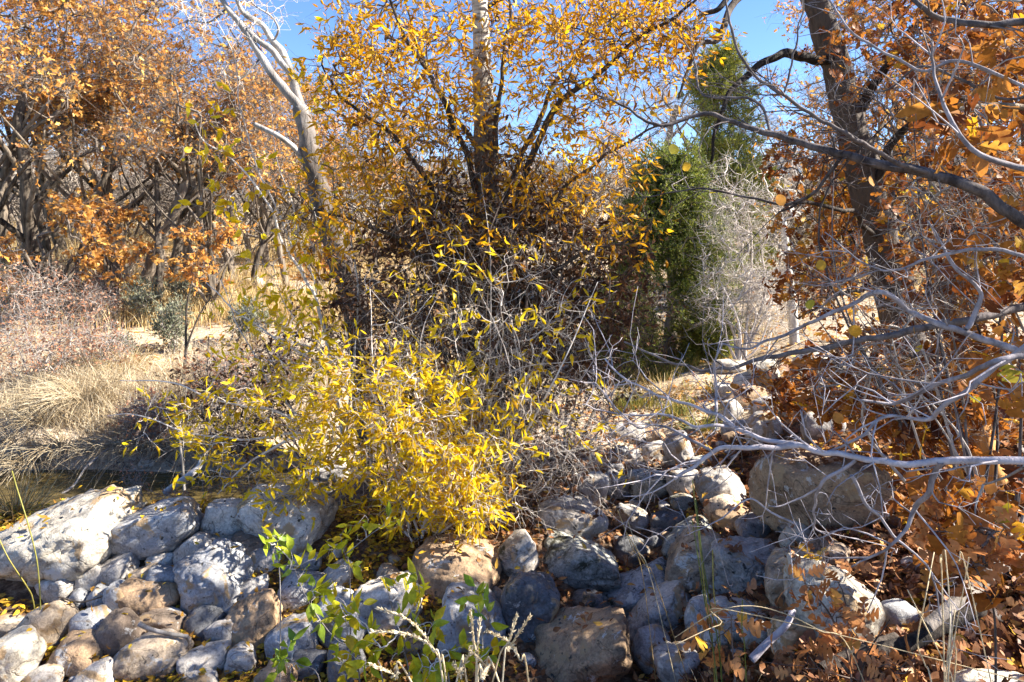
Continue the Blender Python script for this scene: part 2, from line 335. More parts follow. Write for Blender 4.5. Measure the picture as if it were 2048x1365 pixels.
TWP = barkmat('pale twig', (.34, .29, .25), (.70, .64, .58), 30, .4, .2)
TWB = barkmat('brown twig', (.035, .025, .02), (.15, .11, .09), 30, .4, .2)
TWL = barkmat('lilac grey branch', (.13, .115, .125), (.42, .38, .40), 26, .45, .4)
DEADW = barkmat('weathered dead wood', (.13, .12, .11), (.54, .51, .48), 14, .18, .5)
BARKM = barkmat('dark and shaded mauve bark', (.035, .028, .028), (.19, .16, .155), 22, .4, .6)  # dark twigs, and upper branches whose shade is put into the colour
ORANGEW = barkmat('bare orange wood', (.28, .12, .035), (.62, .33, .11), 26, .08, .6)

# ------------------------------------------------------------------ setting
def ground_mat():
    m, nt, out = newmat('soil'); L = nt.links.new
    tc = N(nt, 'ShaderNodeTexCoord'); sx = N(nt, 'ShaderNodeSeparateXYZ'); L(tc.outputs['Object'], sx.inputs[0])
    def nz(s, d=6):
        n = N(nt, 'ShaderNodeTexNoise'); n.inputs['Scale'].default_value = s; n.inputs['Detail'].default_value = d; n.inputs['Roughness'].default_value = .68; L(tc.outputs['Object'], n.inputs['Vector']); return n
    a, b2, c2 = nz(1.6), nz(14), nz(70, 4)
    bed = ramp(nt, [(.35, (.06, .036, .022)), (.5, (.15, .095, .06)), (.66, (.28, .20, .13))]); L(b2.outputs[0], bed.inputs[0])
    mead = ramp(nt, [(.32, (.28, .20, .13)), (.5, (.47, .38, .27)), (.68, (.60, .51, .39))]); L(b2.outputs[0], mead.inputs[0])
    mr = N(nt, 'ShaderNodeMapRange'); mr.inputs['From Min'].default_value = 6.9; mr.inputs['From Max'].default_value = 7.6
    ad = N(nt, 'ShaderNodeMath', operation='ADD'); L(sx.outputs['Y'], ad.inputs[0]); L(a.outputs[0], ad.inputs[1]); L(ad.outputs[0], mr.inputs[0])
    mx = N(nt, 'ShaderNodeMix', data_type='RGBA'); L(mr.outputs[0], mx.inputs[0]); L(bed.outputs[0], mx.inputs[6]); L(mead.outputs[0], mx.inputs[7])
    sp = ramp(nt, [(.3, (.55, .52, .5)), (.65, (1.15, 1.15, 1.15))]); L(c2.outputs[0], sp.inputs[0])
    m2 = N(nt, 'ShaderNodeMix', data_type='RGBA', blend_type='MULTIPLY'); m2.inputs[0].default_value = 1; L(mx.outputs[2], m2.inputs[6]); L(sp.outputs[0], m2.inputs[7])
    b = N(nt, 'ShaderNodeBsdfPrincipled'); b.inputs['Roughness'].default_value = .95; b.inputs['Specular IOR Level'].default_value = .1
    bp = N(nt, 'ShaderNodeBump'); bp.inputs['Strength'].default_value = .8; bp.inputs['Distance'].default_value = .05; L(b2.outputs[0], bp.inputs['Height'])
    L(bp.outputs[0], b.inputs['Normal']); L(m2.outputs[2], b.inputs['Base Color']); L(b.outputs[0], out.inputs[0]); return m
ys = np.concatenate([np.arange(-4, 1.5, .5), np.arange(1.5, 12, .07), 12 * 1.025 ** np.arange(0, 118)])
us = np.linspace(-1.7, 1.7, 281)
Y, U = np.meshgrid(ys, us, indexing='ij'); X = U * (np.maximum(Y, 0) + 3.0); Z = ground(X, Y)
idx = np.arange(Y.size).reshape(Y.shape)
q = np.stack([idx[:-1, :-1], idx[:-1, 1:], idx[1:, 1:], idx[1:, :-1]], -1).reshape(-1, 4)
tag(mk('ground', np.stack([X, Y, Z], -1).reshape(-1, 3), [q], ground_mat()), kind='structure')
def water_mat():
    m, nt, out = newmat('creek water'); L = nt.links.new
    b = N(nt, 'ShaderNodeBsdfPrincipled'); b.inputs['Base Color'].default_value = (.085, .062, .022, 1); b.inputs['Roughness'].default_value = .06; b.inputs['IOR'].default_value = 1.33
    tc = N(nt, 'ShaderNodeTexCoord'); mp = N(nt, 'ShaderNodeMapping'); mp.inputs['Scale'].default_value = (.6, 1.6, 1); nz = N(nt, 'ShaderNodeTexNoise'); nz.inputs['Scale'].default_value = 7; nz.inputs['Detail'].default_value = 4
    bp = N(nt, 'ShaderNodeBump'); bp.inputs['Strength'].default_value = .22; bp.inputs['Distance'].default_value = .06
    L(tc.outputs['Object'], mp.inputs[0]); L(mp.outputs[0], nz.inputs[0]); L(nz.outputs[0], bp.inputs['Height']); L(bp.outputs[0], b.inputs['Normal']); L(b.outputs[0], out.inputs[0]); return m
wx, wy = np.meshgrid(np.linspace(-14, -.9, 40), np.linspace(5.0, 7.7, 14))
wi = np.arange(wx.size).reshape(wx.shape)
tag(mk('creek_water', np.stack([wx, wy, 0 * wx - 2.47], -1).reshape(-1, 3), [np.stack([wi[:-1, :-1], wi[:-1, 1:], wi[1:, 1:], wi[1:, :-1]], -1).reshape(-1, 4)], water_mat()), kind='structure')

# ------------------------------------------------------------------ rocks
def ico(sub):
    import bmesh
    bm = bmesh.new(); bmesh.ops.create_icosphere(bm, subdivisions=sub, radius=1)
    bm.verts.ensure_lookup_table()
    v = np.array([x.co[:] for x in bm.verts]); f = np.array([[w.index for w in x.verts] for x in bm.faces]); bm.free(); return v, f
ICO5, ICO4, ICO2 = ico(5), ico(4), ico(3)
BV, BF, BN = [], [], 0
def rock_shape(I, seed, ang, dims, roll, yaw, pitch=0.0):
    r = np.random.default_rng(seed); d = I[0]
    k = 13
    n = nrm(r.normal(size=(k, 3)) + 0); h = r.uniform(.78, 1.08, k)
    n = np.vstack([n, np.eye(3), -np.eye(3)]); h = np.concatenate([h, r.uniform(.86, 1.0, 6)])
    pw = 4.5 + 12 * ang
    s = np.sum((np.maximum(d @ n.T, 0) / h) ** pw, 1) ** (-1 / pw)
    v = d * s[:, None]
    v = v / np.abs(v).max(0)
    q = v * np.array(dims) / max(dims) * 1.0
    s2 = 1 + .055 * fbm(q * 2.1 + seed, 3, seed % 97) + (.018 + .045 * ang) * fbm(q * 7 + seed, 4, seed % 89)
    lay = np.abs(fbm(np.stack([q[:, 0] * .7 + q[:, 2] * .5, q[:, 1] * .7, q[:, 2] * 4.5 - q[:, 0] * 1.2], -1) + seed, 3, seed % 71))
    s2 = s2 - .09 * ang * np.clip(.16 - lay, 0, 1) / .16
    v = v * s2[:, None] * np.array(dims) / 2
    cr, sr, cy, sy, cp, sp = math.cos(roll), math.sin(roll), math.cos(yaw), math.sin(yaw), math.cos(pitch), math.sin(pitch)
    v = v @ np.array([[cy, -sy, 0], [sy, cy, 0], [0, 0, 1]]).T
    v = v @ np.array([[1, 0, 0], [0, cp, -sp], [0, sp, cp]]).T
    return v @ np.array([[cr, 0, -sr], [0, 1, 0], [sr, 0, cr]]).T
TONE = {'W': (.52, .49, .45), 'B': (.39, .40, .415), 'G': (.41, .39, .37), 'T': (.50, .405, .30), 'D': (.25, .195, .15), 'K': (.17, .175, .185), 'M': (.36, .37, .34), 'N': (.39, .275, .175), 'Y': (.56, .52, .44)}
def rock(x0, y0, x1, y1, roll, tone, ang, label, name='boulder', cat='rock', moss=False, dz=None, dep=.85, group=None):
    global BN
    cx, cy, w, h = (x0 + x1) / 2, (y0 + y1) / 2, x1 - x0, y1 - y0
    d = dz or G(cx, y1 - .12 * h)
    a = math.radians(roll); c, s = abs(math.cos(a)), abs(math.sin(a))
    den = c ** 4 - s ** 4
    if abs(den) > .3: ww, hh = max(w * w * c * c - h * h * s * s, 1) ** .5 / abs(den) ** .5, max(h * h * c * c - w * w * s * s, 1) ** .5 / abs(den) ** .5
    else: ww, hh = max(w, h), min(w, h) * .8
    if ww < .3 * w or hh < .3 * h: ww, hh = w, h * .8
    W, Hh = ww / F * d, hh / F * d; D = dep * (W + Hh) / 2 * 1.15
    d2 = d + D * .22
    sd = int(cx * 7 + cy * 13)
    I = ICO5 if w > 95 else ICO4
    v = rock_shape(I, sd, ang, (W * d2 / d * (1 - .2 * s * c), D, Hh * d2 / d * (1 - .2 * s * c)), a, rnd.uniform(-.3, .3))
    c3 = P(cx, cy, d2); base = np.array([c3[0], c3[1], c3[2] + v[:, 2].min()])
    o = mk(name, v + c3, [I[1]], MOSSY if moss else STONE, origin=base)
    k = rnd.uniform(.88, 1.12); t = TONE[tone]; o.color = (t[0] * k, t[1] * k, t[2] * k, 1)
    tag(o, label, cat, group)
    lv = rock_shape(ICO2, sd, ang, (W * d2 / d, D, Hh * d2 / d), a, 0) + c3
    BV.append(lv); BF.append(ICO2[1] + BN); BN += len(lv)
    return o
ROCKS = [
 (6, 996, 258, 1180, 24, 'Y', .85, 'largest pale tilted boulder with layered face, beside the creek water'),
 (230, 1006, 420, 1118, 14, 'B', .5, 'long blue grey boulder with a tan underside beside the largest tilted boulder'),
 (408, 998, 515, 1084, -8, 'W', .4, 'pale bluish boulder under bare twigs between long boulder and broad slab'),
 (492, 975, 668, 1108, -14, 'W', .7, 'broad whitish slab leaning under the yellow willow twigs'),
 (345, 1063, 437, 1147, 38, 'W', .6, 'pale oblong block tilted below the long blue grey boulder'),
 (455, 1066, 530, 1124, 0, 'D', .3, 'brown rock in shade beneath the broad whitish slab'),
 (360, 1088, 495, 1222, 18, 'B', .7, 'big ledged blue grey block in the middle of the wall'),
 (198, 1112, 270, 1176, 20, 'G', .6, 'square grey rock just below the gap between the two top boulders'),
 (298, 1106, 352, 1134, 8, 'W', .5, 'small flat pale rock tucked under the long boulder'),
 (262, 1129, 322, 1166, 20, 'T', .4, 'small tan rock in yellow leaves under the long boulder'),
 (296, 1132, 378, 1180, -12, 'B', .5, 'grey blue rock with dead leaves on its top above the brown oblong rock'),
 (153, 1126, 216, 1184, 18, 'G', .4, 'smooth grey rock wedged under the edge of the largest boulder'),
 (86, 1148, 160, 1204, 12, 'G', .4, 'grey rock with a lit end directly below the largest boulder'),
 (170, 1179, 224, 1229, -25, 'B', .3, 'egg shaped blue grey rock below the wedged grey rocks'),
 (136, 1178, 182, 1226, 10, 'B', .5, 'small bluish rock under a dark twig'),
 (214, 1163, 264, 1236, 6, 'B', .4, 'upright bluish rock half hidden behind the brown oblong rock'),
 (242, 1161, 364, 1230, -4, 'N', .35, 'smooth brown oblong rock with a pale band'),
 (53, 1203, 148, 1306, -30, 'T', .45, 'tall tan and grey rock bent like a boot in the lower wall'),
 (144, 1222, 217, 1292, 0, 'B', .5, 'dark bluish rock beside the boot shaped rock'),
 (202, 1224, 284, 1317, 22, 'D', .45, 'dark brown rock with pale lichen crust on top'),
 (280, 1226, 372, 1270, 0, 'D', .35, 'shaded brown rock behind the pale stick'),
 (234, 1266, 382, 1354, 6, 'T', .35, 'large rounded tan rock with a dark stained top in yellow litter'),
 (98, 1279, 210, 1350, 8, 'N', .3, 'smooth brown loaf shaped rock in the bottom row'),
 (-40, 1268, 92, 1378, 12, 'Y', .4, 'brightest sunlit cream boulder at the foot of the wall'),
 (-20, 1236, 82, 1276, -4, 'T', .4, 'low tan slab covered with orange leaves above the cream boulder'),
 (48, 1336, 130, 1386, 12, 'W', .4, 'pale rock cut by the frame beside the cream boulder'),
 (136, 1323, 236, 1390, 20, 'W', .4, 'pale slab in oak leaves in front of the loaf shaped rock'),
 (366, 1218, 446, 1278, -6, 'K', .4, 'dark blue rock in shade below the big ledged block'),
 (426, 1230, 494, 1302, 24, 'G', .45, 'narrow grey rock leaning against the diamond shaped rock'),
 (456, 1188, 566, 1298, 22, 'N', .8, 'diamond shaped brown grey rock with a lit patch and one yellow leaf'),
 (462, 1156, 545, 1216, 20, 'G', .6, 'mauve grey rock behind the diamond shaped rock'),
 (362, 1296, 454, 1359, 4, 'W', .4, 'white oval rock with dark smudges in the bottom row'),
 (451, 1296, 518, 1350, 2, 'W', .55, 'small pale squarish rock beside the white oval rock'),
 (533, 1234, 640, 1328, 16, 'B', .4, 'rounded blue grey rock with a crack and a maroon leaf on top'),
 (560, 1143, 642, 1217, -14, 'B', .4, 'round bluish white rock behind the green leaved sapling'),
 (494, 1094, 568, 1142, -6, 'G', .45, 'grey rock dappled with sun above the heap of yellow leaves'),
 (586, 1104, 652, 1146, 8, 'G', .4, 'small grey rock behind a sapling near the broad slab'),
 (638, 1124, 708, 1184, 10, 'W', .6, 'pale rock with yellow leaves in front among the dead litter'),
 (626, 1184, 748, 1290, -18, 'B', .5, 'large blue grey boulder behind the leaning sapling stem'),
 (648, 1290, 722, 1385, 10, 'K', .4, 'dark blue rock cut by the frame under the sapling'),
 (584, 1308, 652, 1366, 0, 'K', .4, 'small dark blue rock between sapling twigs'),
 (515, 1332, 594, 1395, 0, 'N', .4, 'tan rock cut by the frame under bright green sprouts'),
 (346, 1350, 436, 1395, 0, 'W', .4, 'pale rock cut by the frame below the white oval rock'),
 (710, 1150, 855, 1264, -8, 'W', .5, 'whitish boulder behind the green leaves and straw stalks'),
 (818, 1092, 1004, 1188, -4, 'N', .45, 'wide grey brown boulder directly below the twig tangle'),
 (880, 1188, 1022, 1305, -12, 'B', .45, 'smooth lilac blue boulder behind the straw stalks'),
 (993, 1068, 1084, 1164, 30, 'G', .6, 'upright speckled grey rock between the wide boulder and the mossy one'),
 (986, 1138, 1112, 1275, -30, 'K', .55, 'dark slate boulder with moss on its shaded flank'),
 (1074, 1078, 1254, 1184, -10, 'M', .6, 'black green mossy boulder with a pale lichen top'),
 (1058, 1004, 1208, 1088, -10, 'W', .5, 'boulder with a brilliant patch of sun under the twigs'),
 (1228, 1009, 1299, 1067, -14, 'W', .5, 'smooth white topped rock alone in the channel'),
 (1298, 1024, 1367, 1064, 4, 'K', .7, 'dark cracked grey rock low in the channel beside the white topped rock'),
 (1253, 940, 1340, 1009, -6, 'M', .45, 'round lichen grey boulder with a dark hollow beneath'),
 (1212, 944, 1260, 1002, 0, 'G', .4, 'round grey rock beside the lichen grey boulder'),
 (1152, 946, 1214, 1020, -8, 'W', .8, 'upright pale grooved rock under fine twigs'),
 (1336, 938, 1404, 1000, 4, 'G', .5, 'shaded grey rock behind the yellow leaf and pale twig'),
 (1338, 988, 1393, 1022, 10, 'M', .6, 'small mossy green grey rock in the channel'),
 (1394, 932, 1494, 1034, 14, 'W', .5, 'pale mauve rock under a bundle of white twigs'),
 (1406, 986, 1484, 1064, 18, 'T', .5, 'tan rock beneath the pale mauve rock'),
 (1420, 1008, 1514, 1066, 14, 'N', .6, 'brown grey pointed rock in front of the huge brown boulder'),
 (1474, 1030, 1548, 1084, 0, 'G', .35, 'rounded grey rock at the near corner of the huge brown boulder'),
 (1500, 905, 1760, 1070, 4, 'N', .55, 'huge brown sandstone boulder below the long lilac branch'),
 (1328, 1062, 1490, 1200, 8, 'T', .45, 'large rounded tan boulder with peeling pale crust'),
 (1424, 1086, 1564, 1200, -4, 'G', .75, 'rough grey boulder with a pitted shaded lower half'),
 (1312, 1034, 1432, 1128, 38, 'M', .6, 'flat grey slab leaning behind the large tan boulder'),
 (1196, 1136, 1348, 1256, 30, 'B', .6, 'blue grey boulder with black moss stains at the channel edge'),
 (1248, 1172, 1390, 1274, 28, 'W', .6, 'pale wedge shaped rock with a blue face'),
 (1370, 1194, 1424, 1296, 6, 'G', .5, 'narrow grey rock behind the green reeds'),
 (1384, 1196, 1526, 1306, 6, 'W', .45, 'whitish boulder behind the reeds and arching straw'),
 (1522, 1102, 1650, 1222, 30, 'T', .75, 'angular tan boulder with a flat bluish top'),
 (1566, 1126, 1766, 1296, -24, 'Y', .5, 'bright white boulder behind orange oak seedlings'),
 (1536, 1228, 1650, 1320, -6, 'T', .4, 'rounded tan rock under the bright white boulder'),
 (1143, 1183, 1208, 1248, 0, 'K', .5, 'small dark mossy rock in brown litter'),
 (1056, 1236, 1276, 1385, 22, 'N', .7, 'big brown lichen streaked boulder with fallen leaves in its hollow'),
 (1264, 1262, 1350, 1355, 0, 'B', .4, 'round blue grey rock behind wispy grass'),
 (1312, 1298, 1406, 1380, 10, 'G', .5, 'grey rock cut by the frame behind wispy grass'),
 (1482, 1238, 1550, 1306, 10, 'W', .5, 'pale rock behind a grey stick and oak leaves'),
 (1226, 1080, 1303, 1134, -4, 'K', .75, 'flat dark slab rock lying in channel litter'),
 (1288, 1073, 1328, 1097, 0, 'K', .4, 'small dark stone beside the flat slab rock'),
 (1756, 1203, 1844, 1272, 0, 'B', .35, 'rounded grey rock sunk in oak leaf litter'),
 (1798, 1112, 1864, 1152, -4, 'G', .35, 'small grey rock in litter beside hanging pale twigs'),
 (1562, 1040, 1618, 1114, 40, 'Y', .4, 'white knob of rock rising from the leaf litter'),
 (1606, 1086, 1706, 1136, 6, 'D', .5, 'dark half buried rock behind the bright white boulder'),
 (1925, 1345, 2090, 1430, 4, 'Y', .4, 'pale flat rock peeking in at the bottom corner'),
 (1222, 848, 1292, 887, 6, 'W', .4, 'pale rock in the shaded upper channel under twigs'),
 (1284, 884, 1332, 927, 0, 'W', .4, 'small whitish rock beyond the round lichen boulder'),
 (1328, 868, 1388, 938, 10, 'G', .5, 'grey upright rock under the forked lilac branch'),
 (1376, 912, 1424, 938, 0, 'M', .4, 'small greenish grey rock by the forked branch'),
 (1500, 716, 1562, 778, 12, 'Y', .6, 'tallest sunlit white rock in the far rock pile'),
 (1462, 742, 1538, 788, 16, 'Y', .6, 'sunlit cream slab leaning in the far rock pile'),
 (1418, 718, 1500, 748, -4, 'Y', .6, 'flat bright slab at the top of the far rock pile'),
 (1430, 766, 1482, 800, 6, 'W', .5, 'grey white rock at the channel side of the far pile'),
 (1448, 776, 1532, 822, 4, 'N', .4, 'shaded brown grey rock under the cream slab'),
 (1498, 792, 1562, 852, 16, 'W', .5, 'pale rock with a shaded flank below the far pile'),
 (1436, 802, 1486, 846, 0, 'G', .5, 'small grey rock among green grass by the far pile'),
 (1440, 838, 1504, 872, 6, 'G', .5, 'grey rock behind the rising twig'),
 (1490, 826, 1566, 898, 10, 'W', .6, 'large pale rock at the near end of the far pile'),
 (1556, 770, 1626, 832, 0, 'W', .5, 'pale rock half hidden by rusty oak leaves'),
 (1600, 828, 1680, 890, 0, 'G', .5, 'grey rock deep behind the rusty oak leaves'),
 (1590, 700, 1650, 742, 0, 'Y', .5, 'sunlit white rock beyond the dark lower branch'),
 (480, 555, 530, 580, 4, 'Y', .4, 'whitish boulder lying in the sunlit meadow'),
 (278, 918, 310, 938, 4, 'Y', .4, 'small pale stone on the far creek edge'),
 (600, 925, 700, 1000, 8, 'G', .5, 'grey boulder behind the yellow willow leaves'),
]
MOSSED = ('mossy', 'moss ', 'lichen grey', 'slab leaning behind')
for r in ROCKS:
    rock(*r, name='boulder' if (r[2] - r[0]) > 90 else 'rock', moss=any(k in r[7] for k in MOSSED))
# cobbles filling the gaps
def cobbles(spec, label, group):
    for x0, y0, x1, y1, n, s0, s1 in spec:
        for _ in range(n):
            cx, cy = rnd.uniform(x0, x1), rnd.uniform(y0, y1); w = rnd.uniform(s0, s1); h = w * rnd.uniform(.6, .85)
            rock(cx - w / 2, cy - h / 2, cx + w / 2, cy + h / 2, rnd.uniform(-20, 20), rnd.choice('GBTNKW'), rnd.uniform(.2, .7), label, 'cobble', 'cobble', group=group)
cobbles([(40, 1190, 720, 1360, 26, 20, 38), (420, 1090, 720, 1190, 12, 20, 36), (720, 1100, 1080, 1340, 14, 24, 50)],
        'small cobble filling a gap between the bigger rocks of the wall', 'cobbles filling the rock wall')
cobbles([(1220, 930, 1420, 1120, 20, 18, 40), (1380, 1040, 1560, 1330, 16, 24, 50), (1240, 780, 1480, 930, 26, 14, 34)],
        'small cobble lying in litter along the dry channel', 'cobbles in the dry channel')
ROCKBVH = BVHTree.FromPolygons(np.vstack(BV).tolist(), np.vstack(BF).tolist())

# ------------------------------------------------------------------ leaf litter (uncountable)
def litter(name, label, n, box, T, s0, s1, mat, onrock, tlo=0, thi=1):
    px = rng.uniform(box[0], box[1], n); d = rng.uniform(box[2] ** .5, box[3] ** .5, n) ** 2
    x = (px - CX) / F * d; z = ground(x, d)
    pos = np.stack([x, d, z], -1); keep = np.ones(n, bool); nor = np.tile([0, 0, 1.0], (n, 1))
    for i in range(n):
        h, nn, _, _ = ROCKBVH.ray_cast(Vector((x[i], d[i], z[i] + 1.2)), Vector((0, 0, -1)), 1.2)
        if h is not None:
            if nn.z > .75 and rnd.random() < onrock: pos[i] = h[:]; nor[i] = nn[:]
            else: keep[i] = False
    keep &= ~((pos[:, 2] < -2.46) & (pos[:, 1] > 5.2))
    pos, nor = pos[keep], nor[keep]; m = len(pos)
    dr = rng.normal(size=(m, 3)); dr[:, 2] *= .35; dr = dr - nor * np.sum(dr * nor, 1)[:, None] * .8
    pos = pos + nor * rng.uniform(.004, .035, m)[:, None]
    V, Fc, t = leaf_mesh(pos, dr, rng.uniform(s0, s1, m), T, rng.uniform(tlo, thi, m), .35, .45)
    o = mk(name, V, Fc, mat, tint=t); tag(o, label, 'leaf litter', kind='stuff'); return o
litter('oak_leaf_litter', 'rusty oak leaves carpeting the slope under the oaks', 13000, (1380, 2300, 2.2, 7), T_OAK, .05, .095, LIT, .10)
litter('fresh_oak_leaves', 'pale orange oak leaves lying thick in the near corner litter', 3600, (1380, 2200, 2.2, 4.2), T_OAK, .055, .095, OAKP, .12)
litter('brown_leaf_litter', 'small brown leaves filling the dry channel bed', 16000, (760, 1560, 2.8, 9), T_BROAD, .03, .06, LIT, .06)
litter('yellow_leaf_litter', 'yellow leaves fallen between the wall rocks', 20000, (-150, 950, 3.0, 5.4), T_BROAD, .035, .06, LITY, .035)
litter('meadow_leaf_litter', 'orange leaves scattered over the far bank', 8000, (-300, 2300, 8, 22), T_SIMP, .06, .11, OAKF, .1)

# ------------------------------------------------------------------ generic plant builder
def plant(root, skel, att, tw, leaf, n=5, rtip=.002, jit=.14, sag=.05, k=3, ls=.18, lk=3, T=T_WIL, s0=.05, s1=.09, droop=.3, spread=.7,
          rmax=.03, sides=4, curl=.25, crown='crown', wood='twigs', pw=.42, spr=.9, up=0.0, patch=None, trng=(0, 1), keep=None, t0=.3):
    polys, rads = colonize(skel, att, n, jit, sag, rtip, pw, rmax)
    sp = sprigs(polys, k, ls, spr, up, t0) if k else None
    V, Fc, t = tubes(polys, rads, sides)
    if k:
        V2, F2, t2 = tubes(list(sp), [np.array([rtip * .7, rtip * .55, rtip * .35])] * len(sp), 3)
        Fc = Fc + [f + len(V) for f in F2]; V = np.vstack([V, V2]); t = np.concatenate([t, t2])
    mk(wood, V, Fc, tw, root, tint=t)
    if leaf is not None and lk:
        ss = sp if keep is None else sp[rng.random(len(sp)) < keep]
        pos, dr, i = on_sprigs(ss, lk, .15, spread, droop)
        tn = np.clip(.55 * rng.random(len(pos)) + .45 * rng.random(len(ss))[i], 0, 1) * (trng[1] - trng[0]) + trng[0]
        V, Fc, t = leaf_mesh(pos, dr, rng.uniform(s0, s1, len(pos)), T, tn, curl)
        mk(crown, V, Fc, leaf, root, tint=t)
def wood(root, name, pts, r0, r1, mat, sides=10, n=8, wob=0.0, pw=1.0, rough=.12, px=True):
    s = px_spline(pts, n, wob) if px else spline(pts, n)
    V, Fc, t = tubes([s], [taper(len(s), r0, r1, pw)], sides, rough)
    mk(name, V, Fc, mat, root, tint=t); return s

# ------------------------------------------------------------------ the golden tree in the middle
D0 = 5.7
base = np.array([(985 - CX) / F * D0, D0, 0]); base[2] = gz(base[0], base[1]) - .05
golden = thing('golden_willow_tree', base, 'golden leaved willow tree standing alone in the middle with a pale upper trunk', 'tree')
tr = spline([base, P(978, 820, D0), P(982, 640, D0), P(975, 470, D0), P(972, 300, D0), P(966, 170, D0), P(962, 60, D0), P(955, -120, D0), P(965, -330, D0 + .1)], 10)
V, Fc, t = tubes([tr], [np.interp(np.arange(len(tr)), [0, 46, len(tr)], [.15, .088, .04])], 16, .14); mk('trunk', V, Fc, BARKG, golden, tint=t)
sk = [tr]
for pts, r in [([(980, 640, D0), (1010, 500, 5.6), (1060, 330, 5.5), (1130, 200, 5.4), (1230, 110, 5.3), (1340, 40, 5.2), (1420, -30, 5.1)], .038),
               ([(978, 520, D0), (1040, 330, 5.8), (1110, 180, 5.9), (1180, 60, 6.0), (1230, -60, 6.1)], .03),
               ([(975, 450, D0), (990, 300, 5.6), (1000, 190, 5.55), (1018, 60, 5.5), (1020, -80, 5.5)], .028),
               ([(975, 420, D0), (930, 300, 5.5), (860, 170, 5.3), (800, 60, 5.2), (760, -60, 5.1)], .03),
               ([(978, 560, D0), (900, 420, 5.5), (800, 300, 5.3), (700, 210, 5.2), (640, 130, 5.1)], .028),
               ([(982, 640, D0), (1060, 470, 5.6), (1130, 380, 5.5), (1240, 300, 5.4), (1330, 250, 5.3)], .024),
               ([(978, 620, D0), (860, 520, 5.5), (740, 450, 5.3), (640, 420, 5.1)], .022),
               ([(975, 340, D0), (900, 230, 6.1), (830, 90, 6.3), (800, -40, 6.5)], .026),
               ([(965, 20, D0), (985, 5, 5.7), (1020, -20, 5.65), (1080, -80, 5.6)], .026),
               ([(983, 660, D0), (1080, 560, 5.3), (1180, 500, 5.1), (1290, 470, 5.0)], .02)]:
    sk.append(wood(golden, 'limb', pts, r, .007, BARKD, 8, 7, .05))
att = cloud([(960, 40, 300, 190, 6.0, .8, 300), (1180, 90, 220, 170, 5.4, .8, 330), (1330, 40, 140, 140, 5.2, .5, 130), (800, 160, 190, 190, 5.3, .7, 270), (700, 130, 110, 160, 5.1, .5, 70),
             (980, 300, 270, 170, 5.8, .8, 260), (760, 340, 150, 140, 5.2, .6, 120), (1180, 330, 170, 150, 5.3, .6, 90), (640, 420, 90, 130, 5.1, .4, 50), (900, -140, 420, 120, 5.6, 1., 140),
             (1240, 450, 90, 100, 5.0, .4, 24), (980, 450, 260, 90, 5.2, .6, 80)])
plant(golden, sk, att, TWB, GOLD, rtip=.0019, k=3, ls=.2, lk=3, keep=.78, s0=.04, s1=.085, curl=.4, droop=.3, spread=.65, pw=.4, rmax=.018)

# dead brown brush wrapped round the trunk
def shrub(name, label, cat, bx, by, d, ntop, regs, tw, leaf, group=None, stems=6, r=.012, lean=.3, **kw):
    b = np.array([(bx - CX) / F * d, d, 0.]); b[2] = gz(b[0], b[1]) - .03
    root = thing(name, b, label, cat, group)
    att = cloud(regs); sk = []
    c = att.mean(0)
    polys, rads = [], []
    for i in range(stems):
        e = att[rng.integers(len(att))]; s = b + np.append(rng.normal(0, .06, 2), 0)
        m = (s + e) / 2 + rng.normal(0, .12, 3) * np.linalg.norm(e - s) + np.array([0, 0, .12 * np.linalg.norm(e - s)])
        pl = spline([s, m, e], 6); polys.append(pl); rads.append(taper(len(pl), r * rng.uniform(.7, 1.2), r * .25)); sk.append(pl)
    V, Fc, t = tubes(polys, rads, 6); mk('stems', V, Fc, tw, root, tint=t)
    plant(root, sk, att, tw, leaf, **kw); return root
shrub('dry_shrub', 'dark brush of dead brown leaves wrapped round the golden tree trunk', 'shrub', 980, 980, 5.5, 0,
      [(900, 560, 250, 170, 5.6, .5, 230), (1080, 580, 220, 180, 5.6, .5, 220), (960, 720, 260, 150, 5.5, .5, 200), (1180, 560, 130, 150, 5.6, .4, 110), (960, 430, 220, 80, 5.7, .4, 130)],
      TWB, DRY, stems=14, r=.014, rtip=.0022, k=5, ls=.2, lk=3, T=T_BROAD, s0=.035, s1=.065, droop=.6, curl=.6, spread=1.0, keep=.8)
shrub('dry_shrub', 'brown brush with few dead leaves beside the leaning dead trunk', 'shrub', 800, 900, 7.0, 0,  # set back and thickened so that it shades the inlet bank
      [(770, 560, 150, 200, 7.0, .5, 260), (870, 740, 170, 140, 6.8, .5, 190), (900, 480, 140, 110, 7.1, .4, 110)], TWB, DRY, stems=9, rtip=.0022, k=4, ls=.2, lk=3, T=T_BROAD, s0=.035, s1=.06, droop=.6, curl=.6, spread=1.0, keep=.5)
shrub('bare_shrub', 'tangle of pale bare twigs drooping over rocks below the golden tree', 'shrub', 985, 1000, 5.3, 0,
      [(1000, 850, 230, 150, 5.0, .5, 170), (930, 1000, 170, 110, 4.8, .4, 120), (1130, 930, 180, 120, 4.9, .4, 130), (880, 720, 180, 110, 5.0, .4, 80), (1060, 660, 160, 110, 5.1, .4, 60)],
      TWP, DRY, stems=16, r=.010, rtip=.0016, k=4, ls=.24, lk=2, keep=.25, T=T_BROAD, s0=.03, s1=.055, droop=.4, curl=.5, jit=.2, sag=.15)
shrub('bare_shrub', 'dark thicket of fine bare twigs spreading over the channel', 'shrub', 1130, 940, 6.2, 0,
      [(1200, 720, 140, 130, 6.2, .5, 150), (1130, 830, 160, 110, 6.0, .4, 130), (1270, 620, 90, 80, 6.6, .4, 60)], TWB, DRY, stems=10, rtip=.0018, k=5, ls=.22, lk=1, keep=.4, T=T_BROAD, s0=.03, s1=.055, jit=.2)
